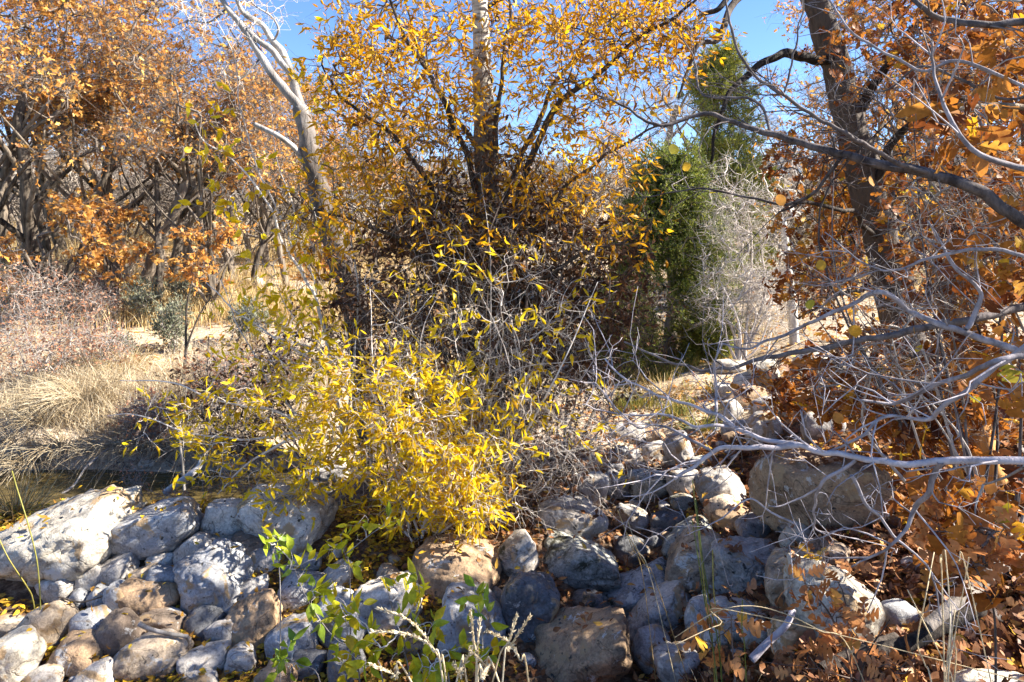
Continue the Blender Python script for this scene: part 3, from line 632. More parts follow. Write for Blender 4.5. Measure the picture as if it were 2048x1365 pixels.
shrub('dry_shrub', 'shaded brown brush spreading over the creek inlet under the dead tree', 'shrub', 640, 900, 7.3, 0,  # brush added to shade and darken the inlet bank
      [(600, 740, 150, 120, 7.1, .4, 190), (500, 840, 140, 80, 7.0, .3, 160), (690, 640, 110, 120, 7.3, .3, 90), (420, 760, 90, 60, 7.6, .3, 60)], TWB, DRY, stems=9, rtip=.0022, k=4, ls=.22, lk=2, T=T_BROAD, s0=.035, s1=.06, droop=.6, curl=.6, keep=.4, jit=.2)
shrub('dry_shrub', 'dark slender stems rising close round the golden tree up into its crown', 'shrub', 970, 990, 5.5, 0,
      [(960, 330, 220, 130, 5.5, .5, 110), (900, 500, 200, 120, 5.4, .4, 70), (1080, 480, 180, 130, 5.5, .4, 80)], TWB, DRY, stems=44, r=.009, rtip=.0017, k=4, ls=.24, lk=2, keep=.35, T=T_BROAD, s0=.035, s1=.06, droop=.6, curl=.6, jit=.18, sag=.1)
# yellow willow in front
shrub('yellow_willow_shrub', 'bright yellow willow shrub with pale arching stems above the rock wall', 'shrub', 850, 1060, 4.7, 0,
      [(800, 850, 210, 130, 4.6, .45, 130), (870, 960, 150, 100, 4.5, .35, 150), (660, 830, 160, 100, 4.6, .4, 56), (960, 860, 140, 120, 4.5, .35, 40), (760, 760, 180, 80, 4.7, .4, 46), (620, 960, 120, 80, 4.5, .3, 44), (900, 1010, 120, 60, 4.4, .3, 60)],
      TWP, YEL, stems=14, r=.009, rtip=.0015, k=4, ls=.18, lk=4, keep=.55, s0=.05, s1=.085, droop=.15, sag=.12)
shrub('yellow_willow_shrub', 'sparse tall willow stems with scattered yellow leaves in front of the dark brush', 'shrub', 930, 1040, 4.9, 0,
      [(960, 620, 210, 170, 4.8, .35, 40), (800, 650, 130, 150, 4.9, .3, 18), (1100, 640, 160, 120, 4.8, .3, 30), (1130, 840, 130, 110, 4.7, .3, 26), (960, 780, 160, 110, 4.7, .3, 40)],
      TWP, YEL, stems=14, r=.008, rtip=.0014, k=3, ls=.16, lk=3, keep=.4, s0=.055, s1=.1, droop=.3, sag=.12, jit=.2)
shrub('bare_shrub', 'fine upright pale stems rising through the dark brush round the golden trunk', 'shrub', 960, 1010, 5.2, 0,
      [(930, 480, 230, 150, 5.1, .4, 60), (1080, 560, 170, 150, 5.1, .4, 50), (860, 640, 180, 140, 5.0, .4, 60), (1020, 760, 200, 140, 5.0, .4, 60)],
      TWG, None, stems=34, r=.006, rtip=.0013, k=4, ls=.22, jit=.18, sag=.12)
# long arms reaching to the water
arm = thing('yellow_willow_shrub', (P(760, 960, 4.9)[0], 4.9, gz(P(760, 960, 4.9)[0], 4.9)), 'long pale willow arms with sparse yellow leaves reaching over the creek water', 'shrub')
sk = [wood(arm, 'stem', p, .011, .003, TWP, 6, 7, .03) for p in (
    [(770, 1000, 4.9), (700, 900, 4.8), (600, 872, 4.8), (480, 876, 4.8), (390, 868, 4.8), (300, 835, 4.8), (215, 830, 4.8)],
    [(700, 900, 4.8), (560, 830, 4.9), (440, 800, 4.9), (340, 770, 4.9), (240, 760, 4.9)],
    [(770, 1000, 4.9), (700, 780, 5.0), (590, 700, 5.1), (470, 620, 5.2), (420, 560, 5.3)],
    [(770, 1000, 4.9), (860, 790, 4.9), (760, 760, 4.9), (620, 690, 5.0), (520, 660, 5.0)],
    [(600, 872, 4.8), (500, 920, 4.7), (430, 990, 4.7)])]
att = cloud([(400, 840, 160, 80, 4.8, .3, 46), (500, 800, 140, 90, 4.9, .3, 42), (620, 720, 110, 100, 5.0, .3, 60), (440, 930, 110, 60, 4.7, .2, 30), (520, 620, 110, 110, 5.1, .3, 26)])
plant(arm, sk, att, TWP, YEL, rtip=.0015, k=3, ls=.15, lk=3, s0=.05, s1=.085, droop=.1, sag=.1, keep=.55)
# pale leafless whips climbing left of the golden tree
whip = thing('bare_sapling', (P(650, 930, 6.0)[0], 6.0, gz(P(650, 930, 6.0)[0], 6.0)), 'slender pale leafless sapling with curved whips and few yellow leaves before the dead trunk', 'sapling')
sk = [wood(whip, 'stem', p, r, .003, TWP, 6, 8, .03) for p, r in (
    ([(690, 900, 6), (650, 650, 6), (610, 560, 6), (570, 480, 6), (545, 420, 5.9), (480, 330, 5.9), (410, 290, 5.8), (380, 230, 5.8)], .016),
    ([(610, 560, 6), (560, 430, 5.8), (510, 330, 5.8), (480, 210, 5.7), (470, 120, 5.7), (430, 40, 5.6)], .009),
    ([(650, 650, 6), (600, 470, 6.1), (560, 330, 6.1), (540, 200, 6.1)], .008),
    ([(690, 900, 6), (720, 600, 5.8), (700, 420, 5.8), (690, 250, 5.8), (640, 60, 5.8)], .010),
    ([(690, 900, 6), (560, 800, 5.8), (500, 690, 5.7), (440, 560, 5.7)], .010))]
att = cloud([(420, 300, 70, 160, 5.8, .25, 26), (520, 420, 90, 120, 5.9, .3, 30), (630, 500, 90, 160, 5.9, .3, 36), (640, 140, 60, 130, 5.8, .2, 16), (560, 620, 110, 90, 5.8, .3, 24)])
plant(whip, sk, att, TWP, YEL, rtip=.0015, k=2, ls=.16, lk=2, s0=.07, s1=.12, droop=.5, keep=.6, T=T_BROAD, jit=.2)

# ------------------------------------------------------------------ leaning dead tree
dd = 7.4
b = np.array([(745 - CX) / F * dd, dd, 0.]); b[2] = gz(b[0], b[1]) - .05
dead = thing('dead_tree', b, 'leaning dead tree with forked barkless silvery limbs before the orange oaks', 'tree')
trk = spline([b, P(715, 640, dd), P(680, 520, dd), P(650, 430, dd), P(628, 340, dd), P(612, 260, dd), P(600, 215, dd)], 8)
V, Fc, t = tubes([trk], [taper(len(trk), .15, .088)], 14, .2); mk('trunk', V, Fc, BARKX, dead, tint=t)
sk = [trk]
for pts, r0, r1 in [([(603, 225, dd), (575, 190, dd), (540, 150, dd), (515, 110, dd), (490, 60, dd), (460, 25, dd), (435, -20, dd), (420, -60, dd)], .062, .022),
                    ([(606, 240, dd), (590, 170, dd + .1), (570, 115, dd + .1), (545, 85, dd + .1), (525, 50, dd + .1), (490, 30, dd + .1), (475, 0, dd), (470, -40, dd)], .060, .018),
                    ([(584, 150, dd + .1), (555, 115, dd + .05), (520, 85, dd), (494, 62, dd)], .045, .032),
                    ([(610, 330, dd), (590, 300, dd - .1), (560, 275, dd - .2), (530, 258, dd - .2), (510, 248, dd - .2)], .040, .026),
                    ([(520, 118, dd), (480, 155, dd - .1), (450, 150, dd - .1)], .012, .006),
                    ([(545, 85, dd + .1), (555, 60, dd), (540, 30, dd), (510, 10, dd), (495, -15, dd)], .016, .008),
                    ([(455, 20, dd), (420, 45, dd), (380, 42, dd), (345, 55, dd)], .014, .004)]:
    sk.append(wood(dead, 'limb', pts, r0 * .86, r1 * .9, DEADW if pts[0][1] > 300 or r0 < .02 else BARKX, 10, 7, .02))
att = cloud([(440, 40, 100, 60, dd, .5, 26), (530, 20, 60, 60, dd, .4, 20), (470, 150, 60, 50, dd, .3, 10), (400, 20, 60, 50, dd, .4, 14)])
plant(dead, sk[1:], att, TWP, None, rtip=.0028, k=3, ls=.3, jit=.25)

# ------------------------------------------------------------------ background oaks
def oak_proto(name, label, seed, Hh, lean, crown, leafy, group, bark=BARKQ, leaf=OAKF, natt=560, low=.46, tw=TWM, split=3, lk=4, ls=.36, r0=.125):
    global rng
    keep_rng = rng; rng = np.random.default_rng(seed)
    root = thing(name, (0, 0, 0), label, 'tree', group)
    def crook(p, d, L, n):
        out = [np.array(p, float)]; d = np.array(d, float)
        for i in range(n):
            d = nrm(d + rng.normal(0, .12, 3) + np.array([0, 0, .10])); out.append(out[-1] + d * L / n)
        return np.array(out)
    t = crook((0, 0, -.3), (lean, rng.normal(0, .1), 1), Hh * .62, 6); s = spline(t, 6)
    V, Fc, tt = tubes([s], [taper(len(s), r0, r0 * .4, .8)], 12, .25); mk('trunk', V, Fc, bark, root, tint=tt)
    sk = [s]
    for k in range(split + 4):
        f = rng.uniform(.35, .98); p = s[int(f * (len(s) - 1))]; az = rng.uniform(0, 6.28)
        l = crook(p, (math.cos(az) * .8, math.sin(az) * .8, .75), Hh * rng.uniform(.28, .5) * (1.2 - .5 * f), 5); l = spline(l, 4)
        V, Fc, tt = tubes([l], [taper(len(l), r0 * .4 * (1.25 - .6 * f), .013)], 8, .2); mk('limb', V, Fc, bark, root, tint=tt); sk.append(l)
    # crown = clumps
    cl = []
    for k in range(crown):
        a = rng.uniform(0, 6.28); rr = Hh * .34 * math.sqrt(rng.random()); zz = Hh * rng.uniform(low, 1.0)
        rr *= 1.1 - .5 * abs(zz / Hh - .65)
        c = np.array([math.cos(a) * rr + lean * zz * .6, math.sin(a) * rr, zz])
        v = nrm(rng.normal(size=(natt // crown, 3))) * rng.random((natt // crown, 1)) ** .5 * np.array([.6, .6, .4]) * Hh / 5.5
        cl.append(c + v)
    plant(root, sk, np.vstack(cl), tw, leaf if leafy else None, rtip=.003, k=4, ls=ls, lk=lk, keep=leafy * .36, T=T_SIMP, s0=.06, s1=.115, droop=.2, spread=.9, rmax=.03, jit=.22, sides=4)
    rng = keep_rng
    return root
OG = 'oaks standing along the far meadow'
def put(proto, px, py, d, rz, sc, label, group=OG, first=False):
    x = (px - CX) / F * d; loc = (x, d, gz(x, d))
    if first:
        proto.location = [float(v) for v in loc]; proto.rotation_euler = (0, 0, rz); proto.scale = (sc, sc, sc); proto['label'] = label; return proto
    return dup(proto, loc, rz, sc, label, group)
oA = oak_proto('oak_tree', 'x', 21, 6.2, -.10, 15, .85, OG)
oB = oak_proto('oak_tree', 'x', 22, 5.6, .12, 13, .6, OG)
oC = oak_proto('oak_tree', 'x', 23, 5.4, -.18, 11, .32, OG)
oD = oak_proto('bare_tree', 'x', 24, 5.2, .05, 13, 0, 'bare grey trees on the slope', tw=TWG)
oE = oak_proto('oak_shrub', 'x', 25, 1.7, .1, 7, .75, 'low oak scrub in the meadow', low=.25, natt=160, ls=.25, lk=5)
oF = oak_proto('oak_tree', 'x', 31, 5.8, .10, 12, .6, OG, natt=420, low=.5, r0=.095, split=2)
oG = oak_proto('oak_tree', 'x', 32, 5.4, -.12, 12, .4, OG, natt=420, low=.5, r0=.085, split=2)
for k_, (px, d, rz, sc, pr, lb) in enumerate([(30, 13.6, .5, 1.15, oF, 'slim orange oak between the frame edge and the tallest oak'), (165, 12.6, 1.7, 1.1, oG, 'slim airy oak with a dark trunk just behind the rusty scrub'),
      (255, 15.2, 2.9, 1.15, oF, 'slim oak between the two leaning trunks and the full oak'), (315, 12.4, 3.9, .92, oG, 'slim pale trunked oak standing in the sunlit yellow grass'), (372, 14.6, 5.0, .92, oF, 'slim oak with an orange top behind the pale lit trunk'),
      (432, 12.2, .1, .80, oG, 'slim dark trunked oak just behind the sagebrush clumps'), (455, 16.0, 1.2, .9, oF, 'slim oak behind the straight dark trunk'), (510, 13.2, 2.3, .76, oG, 'slim dark oak before the pinkish oak behind the dead tree'),
      (575, 14.0, 3.5, .76, oF, 'slim oak seen through the dead tree fork'), (655, 14.5, 4.6, .76, oG, 'slim oak touching the leaning dead trunk'), (90, 15.5, 5.7, 1.2, oG, 'slim oak in the second row beside the tallest oak'), (745, 15.5, .9, .76, oF, 'slim oak behind the left edge of the golden tree')]):
    put(pr, px, 0, d, rz, sc, lb, first=k_ < 1 or (k_ == 1))
put(oA, 60, 0, 12.5, 0.4, 1.12, 'tallest orange oak with a dense crown reaching the top corner', first=True)
put(oA, -120, 0, 11.5, 2.4, 1.15, 'orange oak whose trunk stands half outside the frame edge')
put(oA, 215, 0, 14.0, 3.6, 1.15, 'full orange oak with dark limbs just inside the tallest oak')
put(oB, 285, 0, 13.2, 1.0, 1.1, 'orange oak with two dark leaning trunks above the yellow grass', first=True)
put(oC, 350, 0, 13.8, 2.0, 0.93, 'sparse oak with a twisted dark trunk behind the red shrubs', first=True)
put(oC, 400, 0, 13.0, 4.4, 0.86, 'thin crowned oak with a pale lit trunk behind the sagebrush')
put(oB, 470, 0, 14.0, 4.0, 0.78, 'oak with a straight dark trunk behind the dead tree fork')
put(oC, 540, 0, 15.0, .4, 0.80, 'sparse pinkish oak directly behind the dead tree')
put(oB, 610, 0, 16.0, 2.6, 0.82, 'oak behind the dead tree trunk with a rusty top')
put(oC, 700, 0, 17.0, 5.2, 0.82, 'sparse oak between the dead tree and golden tree')
#put(oB, 790, 0, 19.0, 1.5, 0.78, 'far oak glimpsed through the golden leaves')
put(oA, 130, 0, 17.0, 5.0, 1.2, 'second row orange oak behind the tallest oak')
#put(oB, 370, 0, 18.0, 5.6, 0.99, 'second row oak filling between the twisted trunk and pale trunk')
put(oC, 20, 0, 15.0, 1.2, 1.15, 'sparse oak in shade behind the red shrubs at the meadow edge')
#put(oC, 480, 0, 18.5, 3.1, 0.86, 'second row sparse oak with a pinkish top')
put(oE, 415, 0, 11.6, .3, 1.0, 'low bright yellow orange oak scrub before the dark trunks', 'low oak scrub in the meadow', True)
put(oE, 110, 0, 11.5, 2.0, 1.3, 'orange oak scrub below the tallest oak', 'low oak scrub in the meadow')
put(oE, 230, 0, 12.0, 4.0, 1.2, 'rusty oak scrub under the leaning dark trunks', 'low oak scrub in the meadow')
put(oE, 640, 0, 13.0, 1.1, .8, 'small oak scrub behind the leaning dead trunk', 'low oak scrub in the meadow')
BG = 'bare grey trees on the slope'
put(oD, 420, 0, 20, .5, 0.86, 'bare grey tree behind the oaks with dense twigs', BG, True)
for px, d, rz, sc, lb in [(150, 22, 1.0, .8, 'bare grey tree behind the tallest orange oak'), (300, 22, 2.2, .75, 'bare grey tree behind the two leaning oak trunks'), (560, 22, 3.3, .7, 'bare grey tree behind the dead tree'),
                          (680, 23, 4.1, .7, 'bare grey tree on the slope between dead tree and golden tree'), (820, 26, 5.0, .75, 'bare grey tree seen under the golden crown'), (1010, 28, .2, .9, 'bare grey tree hidden behind the golden trunk'),
                          (1180, 32, 1.7, 1.0, 'bare pale tree beyond the golden tree lower crown'), (1330, 30, 2.9, 1.75, 'tall bare whitish tree rising behind the juniper'), (1400, 27, 5.3, 1.4, 'bare whitish tree beside the tall juniper'), (1560, 24, 3.8, 1.0, 'bare grey tree on the slope behind the white twig shrub'), (0, 19, 4.4, 1.0, 'bare grey tree at the meadow edge in the far row')]:
    put(oD, px, 0, d, rz, sc, lb, BG)
RG = 'sunlit oaks beyond the channel'
for px, d, rz, sc, pr, lb in [(1690, 15.5, .6, 1.0, oA, 'sunlit pale orange oak beyond the white twig shrub'), (1770, 16, 2.1, 1.15, oA, 'sunlit orange oak behind the dark leaning oak trunk'), (1900, 14, 3.3, 1.1, oA, 'orange oak in the thicket behind the broken stump'),
                              (2080, 15.5, 5.1, 1.2, oA, 'orange oak at the frame edge behind the near oak leaves'), (1240, 24, 1.9, .7, oB, 'small far oak with orange leaves on the slope')]:
    put(pr, px, 0, d, rz, sc, lb, RG)

# ------------------------------------------------------------------ junipers
def juniper(px, py, d, Hh, W, label, seed, pal, trng):
    global rng
    kr = rng; rng = np.random.default_rng(seed)
    x = (px - CX) / F * d; b = np.array([x, d, gz(x, d)])
    root = thing('juniper_tree', b, label, 'tree', 'junipers beyond the channel')
    s = spline([b + [0, 0, -.1], b + [.1, 0, Hh * .35], b + [-.05, .1, Hh * .7], b + [.05, 0, Hh * .98]], 8)
    V, Fc, t = tubes([s], [taper(len(s), .12, .015)], 10, .25); mk('trunk', V, Fc, BARKC, root, tint=t)
    cl = []
    for k in range(int(78 * max(W, .5))):
        f = rng.random() ** .8; a = rng.uniform(0, 6.28); rr = W * (1.03 - f) ** .5 * rng.uniform(.45, 1.0)
        c = b + np.array([math.cos(a) * rr, math.sin(a) * rr, Hh * (.05 + .93 * f)])
        cl.append(c + rng.normal(size=(16, 3)) * np.array([.13, .13, .16]) * (.6 + W * .5))
    plant(root, [s], np.vstack(cl), BARKC, pal, rtip=.003, k=10, ls=.15, lk=9, T=T_WIL, s0=.03, s1=.06, droop=-.5, spread=.55, up=.5, jit=.15, crown='foliage', wood='branches', spr=.7, t0=.5, trng=trng)
    rng = kr
juniper(1335, 640, 11.0, 3.1, 1.25, 'dark green juniper standing beyond the dry channel', 5, JUN, (.05, .95))
juniper(1440, 600, 15.0, 5.4, 1.25, 'tall yellow green juniper with a pointed top behind the dark one', 6, JUN, (.55, 1))
juniper(1250, 640, 10.2, 1.2, .45, 'small bright juniper at the foot of the dark green one', 8, JUN, (.35, 1))
juniper(1410, 700, 10.6, .45, .3, 'lowest sprig like juniper seedling beside the far rock pile', 9, JUN, (.5, 1))

# ------------------------------------------------------------------ white bare shrub and pale trunk beyond the channel
shrub('bare_shrub', 'sunlit whitish bare shrub standing right of the dark juniper', 'shrub', 1480, 700, 9.6, 0,
      [(1485, 490, 95, 140, 9.9, .4, 200), (1460, 390, 60, 80, 9.9, .4, 40), (1515, 610, 80, 90, 9.9, .4, 220), (1430, 610, 50, 70, 9.8, .3, 50)], TWP, None, stems=12, r=.022, rtip=.0035, k=5, ls=.28, jit=.2)
pt = thing('young_tree', (P(1590, 720, 9.8)[0], 9.8, gz(P(1590, 720, 9.8)[0], 9.8)), 'slim white barked trunk lit on one side behind rusty oak leaves', 'tree')
s = wood(pt, 'trunk', [(1592, 760, 9.8), (1585, 620, 9.8), (1574, 520, 9.8), (1566, 440, 9.8)], .075, .045, BARKP, 10, 8)
plant(pt, [s], cloud([(1565, 380, 70, 100, 9.8, .5, 40)]), TWP, OAKY, rtip=.004, k=3, ls=.3, lk=2, keep=.5)

# ------------------------------------------------------------------ right side oaks
d1 = 6.0
b = np.array([(1850 - CX) / F * d1, d1, 0.]); b[2] = gz(b[0], b[1]) - .05
oakr = thing('leaning_oak_tree', b, 'oak with a thick dark leaning trunk and rusty leaves over the dry channel', 'tree')
trk = spline([b, P(1815, 700, d1), P(1785, 570, d1), P(1765, 480, d1), P(1735, 370, d1), P(1700, 250, d1), P(1672, 130, d1), P(1630, 0, d1), P(1590, -110, d1)], 8)
V, Fc, t = tubes([trk], [taper(len(trk), .16, .105)], 16, .22); mk('trunk', V, Fc, BARKD, oakr, tint=t)
sk = [trk]
for pts, r0, r1 in [([(1668, 120, d1), (1625, 112, 5.9), (1565, 105, 5.8), (1535, 125, 5.7), (1500, 160, 5.6), (1470, 190, 5.5), (1440, 265, 5.4), (1420, 330, 5.4)], .05, .010),
                    ([(1600, -80, d1), (1520, -40, 5.6), (1464, 27, 5.4), (1433, 68, 5.3), (1399, 103, 5.2), (1382, 144, 5.2), (1350, 205, 5.2)], .036, .008),
                    ([(1590, -100, d1), (1500, -50, 5.9), (1450, 7, 5.8), (1416, 31, 5.8), (1382, 60, 5.7), (1365, 51, 5.7)], .034, .012),
                    ([(1700, 250, d1), (1760, 150, 5.8), (1840, 60, 5.6), (1930, -40, 5.4)], .05, .015),
                    ([(1735, 370, d1), (1800, 280, 5.7), (1900, 220, 5.4), (2020, 160, 5.2)], .04, .012),
                    ([(1765, 480, d1), (1700, 430, 5.6), (1620, 410, 5.3), (1560, 430, 5.2)], .025, .007),
                    ([(1790, 600, d1), (1730, 580, 5.6), (1660, 600, 5.3), (1600, 640, 5.1)], .022, .006)]:
    sk.append(wood(oakr, 'limb', pts, r0, r1, BARKD, 9, 7, .06))
att = cloud([(1800, 90, 170, 150, 5.5, .8, 120), (1950, 80, 160, 150, 5.2, .8, 120), (1880, 250, 160, 140, 6.2, .8, 130), (1660, 420, 110, 110, 6.4, .6, 80), (1640, 560, 100, 90, 5.4, .6, 60), (1620, 330, 90, 80, 5.6, .5, 30), (1900, 430, 160, 140, 5.3, .7, 120), (2150, 150, 140, 250, 5.2, .8, 90), (1700, -120, 300, 90, 5.6, 1., 80)])
plant(oakr, sk, att, TWB, OAKL, rtip=.0022, k=3, ls=.22, lk=3, keep=.46, T=T_OAK, s0=.05, s1=.09, droop=.35, curl=.6, jit=.2)
plant(oakr, sk, cloud([(1680, 520, 110, 120, 6.6, .5, 60), (1760, 380, 120, 100, 6.8, .5, 50)]), TWB, OAKY, rtip=.002, k=4, ls=.2, lk=3, T=T_OAK, s0=.06, s1=.10, droop=.3, crown='yellow_crown', wood='twigs')
# understorey oak, rusty sapling thicket
b = np.array([P(1960, 880, 4.4)[0], 4.4, 0.]); b[2] = gz(b[0], b[1]) - .03
oaku = thing('oak_thicket', b, 'thicket of young oak stems with rusty leaves round the broken stump', 'shrub')
sk = [wood(oaku, 'stem', p, r, .005, TWG, 7, 7, .05) for p, r in (
    ([(1990, 900, 4.4), (1940, 700, 4.3), (1880, 560, 4.2), (1800, 470, 4.1)], .02), ([(1990, 900, 4.4), (2010, 650, 4.2), (1990, 420, 4.0), (1940, 250, 3.8)], .022),
    ([(1980, 900, 4.4), (1850, 800, 4.3), (1740, 760, 4.2), (1640, 770, 4.2)], .017), ([(1990, 900, 4.4), (2080, 600, 4.0), (2120, 300, 3.7)], .022))]
att = cloud([(1900, 600, 160, 140, 4.2, .5, 110), (1760, 760, 150, 100, 4.3, .5, 110), (1650, 770, 110, 90, 4.8, .4, 60), (1960, 780, 140, 120, 4.0, .5, 110), (2000, 450, 120, 150, 3.9, .5, 90), (1960, 200, 130, 160, 3.8, .5, 70), (1560, 780, 60, 50, 4.9, .2, 22), (1830, 870, 160, 50, 4.1, .4, 60)])
plant(oaku, sk, att, TWG, OAKL, rtip=.0018, k=3, ls=.17, lk=3, keep=.42, T=T_OAK, s0=.055, s1=.10, droop=.35, curl=.55, jit=.2)
for lb_, m_, cl_ in (('grey leafless twigs tangled among the rusty oak leaves', TWG, [(1900, 420, 170, 200, 3.4, .4, 70), (1800, 700, 190, 130, 3.3, .4, 70), (1700, 560, 130, 110, 3.8, .3, 40)]),
                     ('dark leafless twigs tangled high in the rusty oak', BARKM, [(1850, 180, 200, 170, 3.8, .4, 70), (1680, 250, 130, 140, 4.0, .4, 40), (1950, 560, 120, 130, 3.4, .3, 40)])):
    shrub('bare_shrub', lb_, 'shrub', 1990, 900, 3.6, 0, cl_, m_, None, stems=9, r=.011, rtip=.0016, k=4, ls=.2, jit=.2)
# near oak leaning in from outside the frame: the large leaves
b = np.array([2.9, 2.3, 0.]); b[2] = gz(b[0], b[1]) - .05
oakn = thing('near_oak_tree', b, 'nearest oak whose large rusty lobed leaves hang in from the frame edge', 'tree')
sk = [wood(oakn, 'trunk', [tuple(b), (2.95, 2.4, -.6), (2.8, 2.5, .6), (2.9, 2.6, 1.8), (2.7, 2.7, 2.8)], .09, .04, BARKO, 12, 8, px=False, rough=.2)]
for p, r in (([(2.85, 2.45, .1), (2.2, 2.4, .35), (1.7, 2.3, .45), (1.3, 2.2, .4)], .022), ([(2.9, 2.4, -.3), (2.2, 2.2, -.1), (1.6, 2.0, -.05)], .02), ([(2.93, 2.38, -.8), (2.3, 2.4, -.75), (1.8, 2.4, -.8)], .018),
             ([(2.85, 2.6, 1.2), (2.2, 2.9, 1.6), (1.6, 3.0, 1.7)], .025), ([(2.9, 2.3, -1.2), (2.3, 2.5, -1.15), (1.9, 2.6, -1.15)], .014)):
    sk.append(wood(oakn, 'limb', p, r, .005, BARKO, 8, 7, px=False))
att = cloud([(1990, 120, 120, 140, 3.0, .4, 26), (1950, 250, 70, 60, 2.0, .2, 9), (2000, 520, 90, 110, 2.8, .3, 24), (1990, 1010, 120, 80, 2.7, .3, 22), (1970, 1120, 90, 60, 2.4, .2, 10), (2030, 700, 60, 90, 2.5, .2, 10), (1880, 1000, 80, 60, 3.0, .3, 18), (2180, 300, 120, 500, 2.7, .6, 50)])
plant(oakn, sk, att, TWG, OAKL, rtip=.0016, k=2, ls=.12, lk=3, keep=.5, T=T_OAK, s0=.06, s1=.1, droop=.4, curl=.5, trng=(.1, 1))
put(oF, CX + 4.7 / 2.9 * F, 0, 2.9, 1.1, .88, 'airy unseen oak outside the frame that dapples the rocks with shade', 'oaks standing beside the viewer')  # unseen oak, placed so its thin crown dapples the rocks with shade
put(oG, CX + 3.4 / 1.9 * F, 0, 1.9, 2.9, .72, 'smaller unseen airy oak outside the frame that shades the rocks', 'oaks standing beside the viewer')  # second unseen oak, also placed for its shade on the rocks
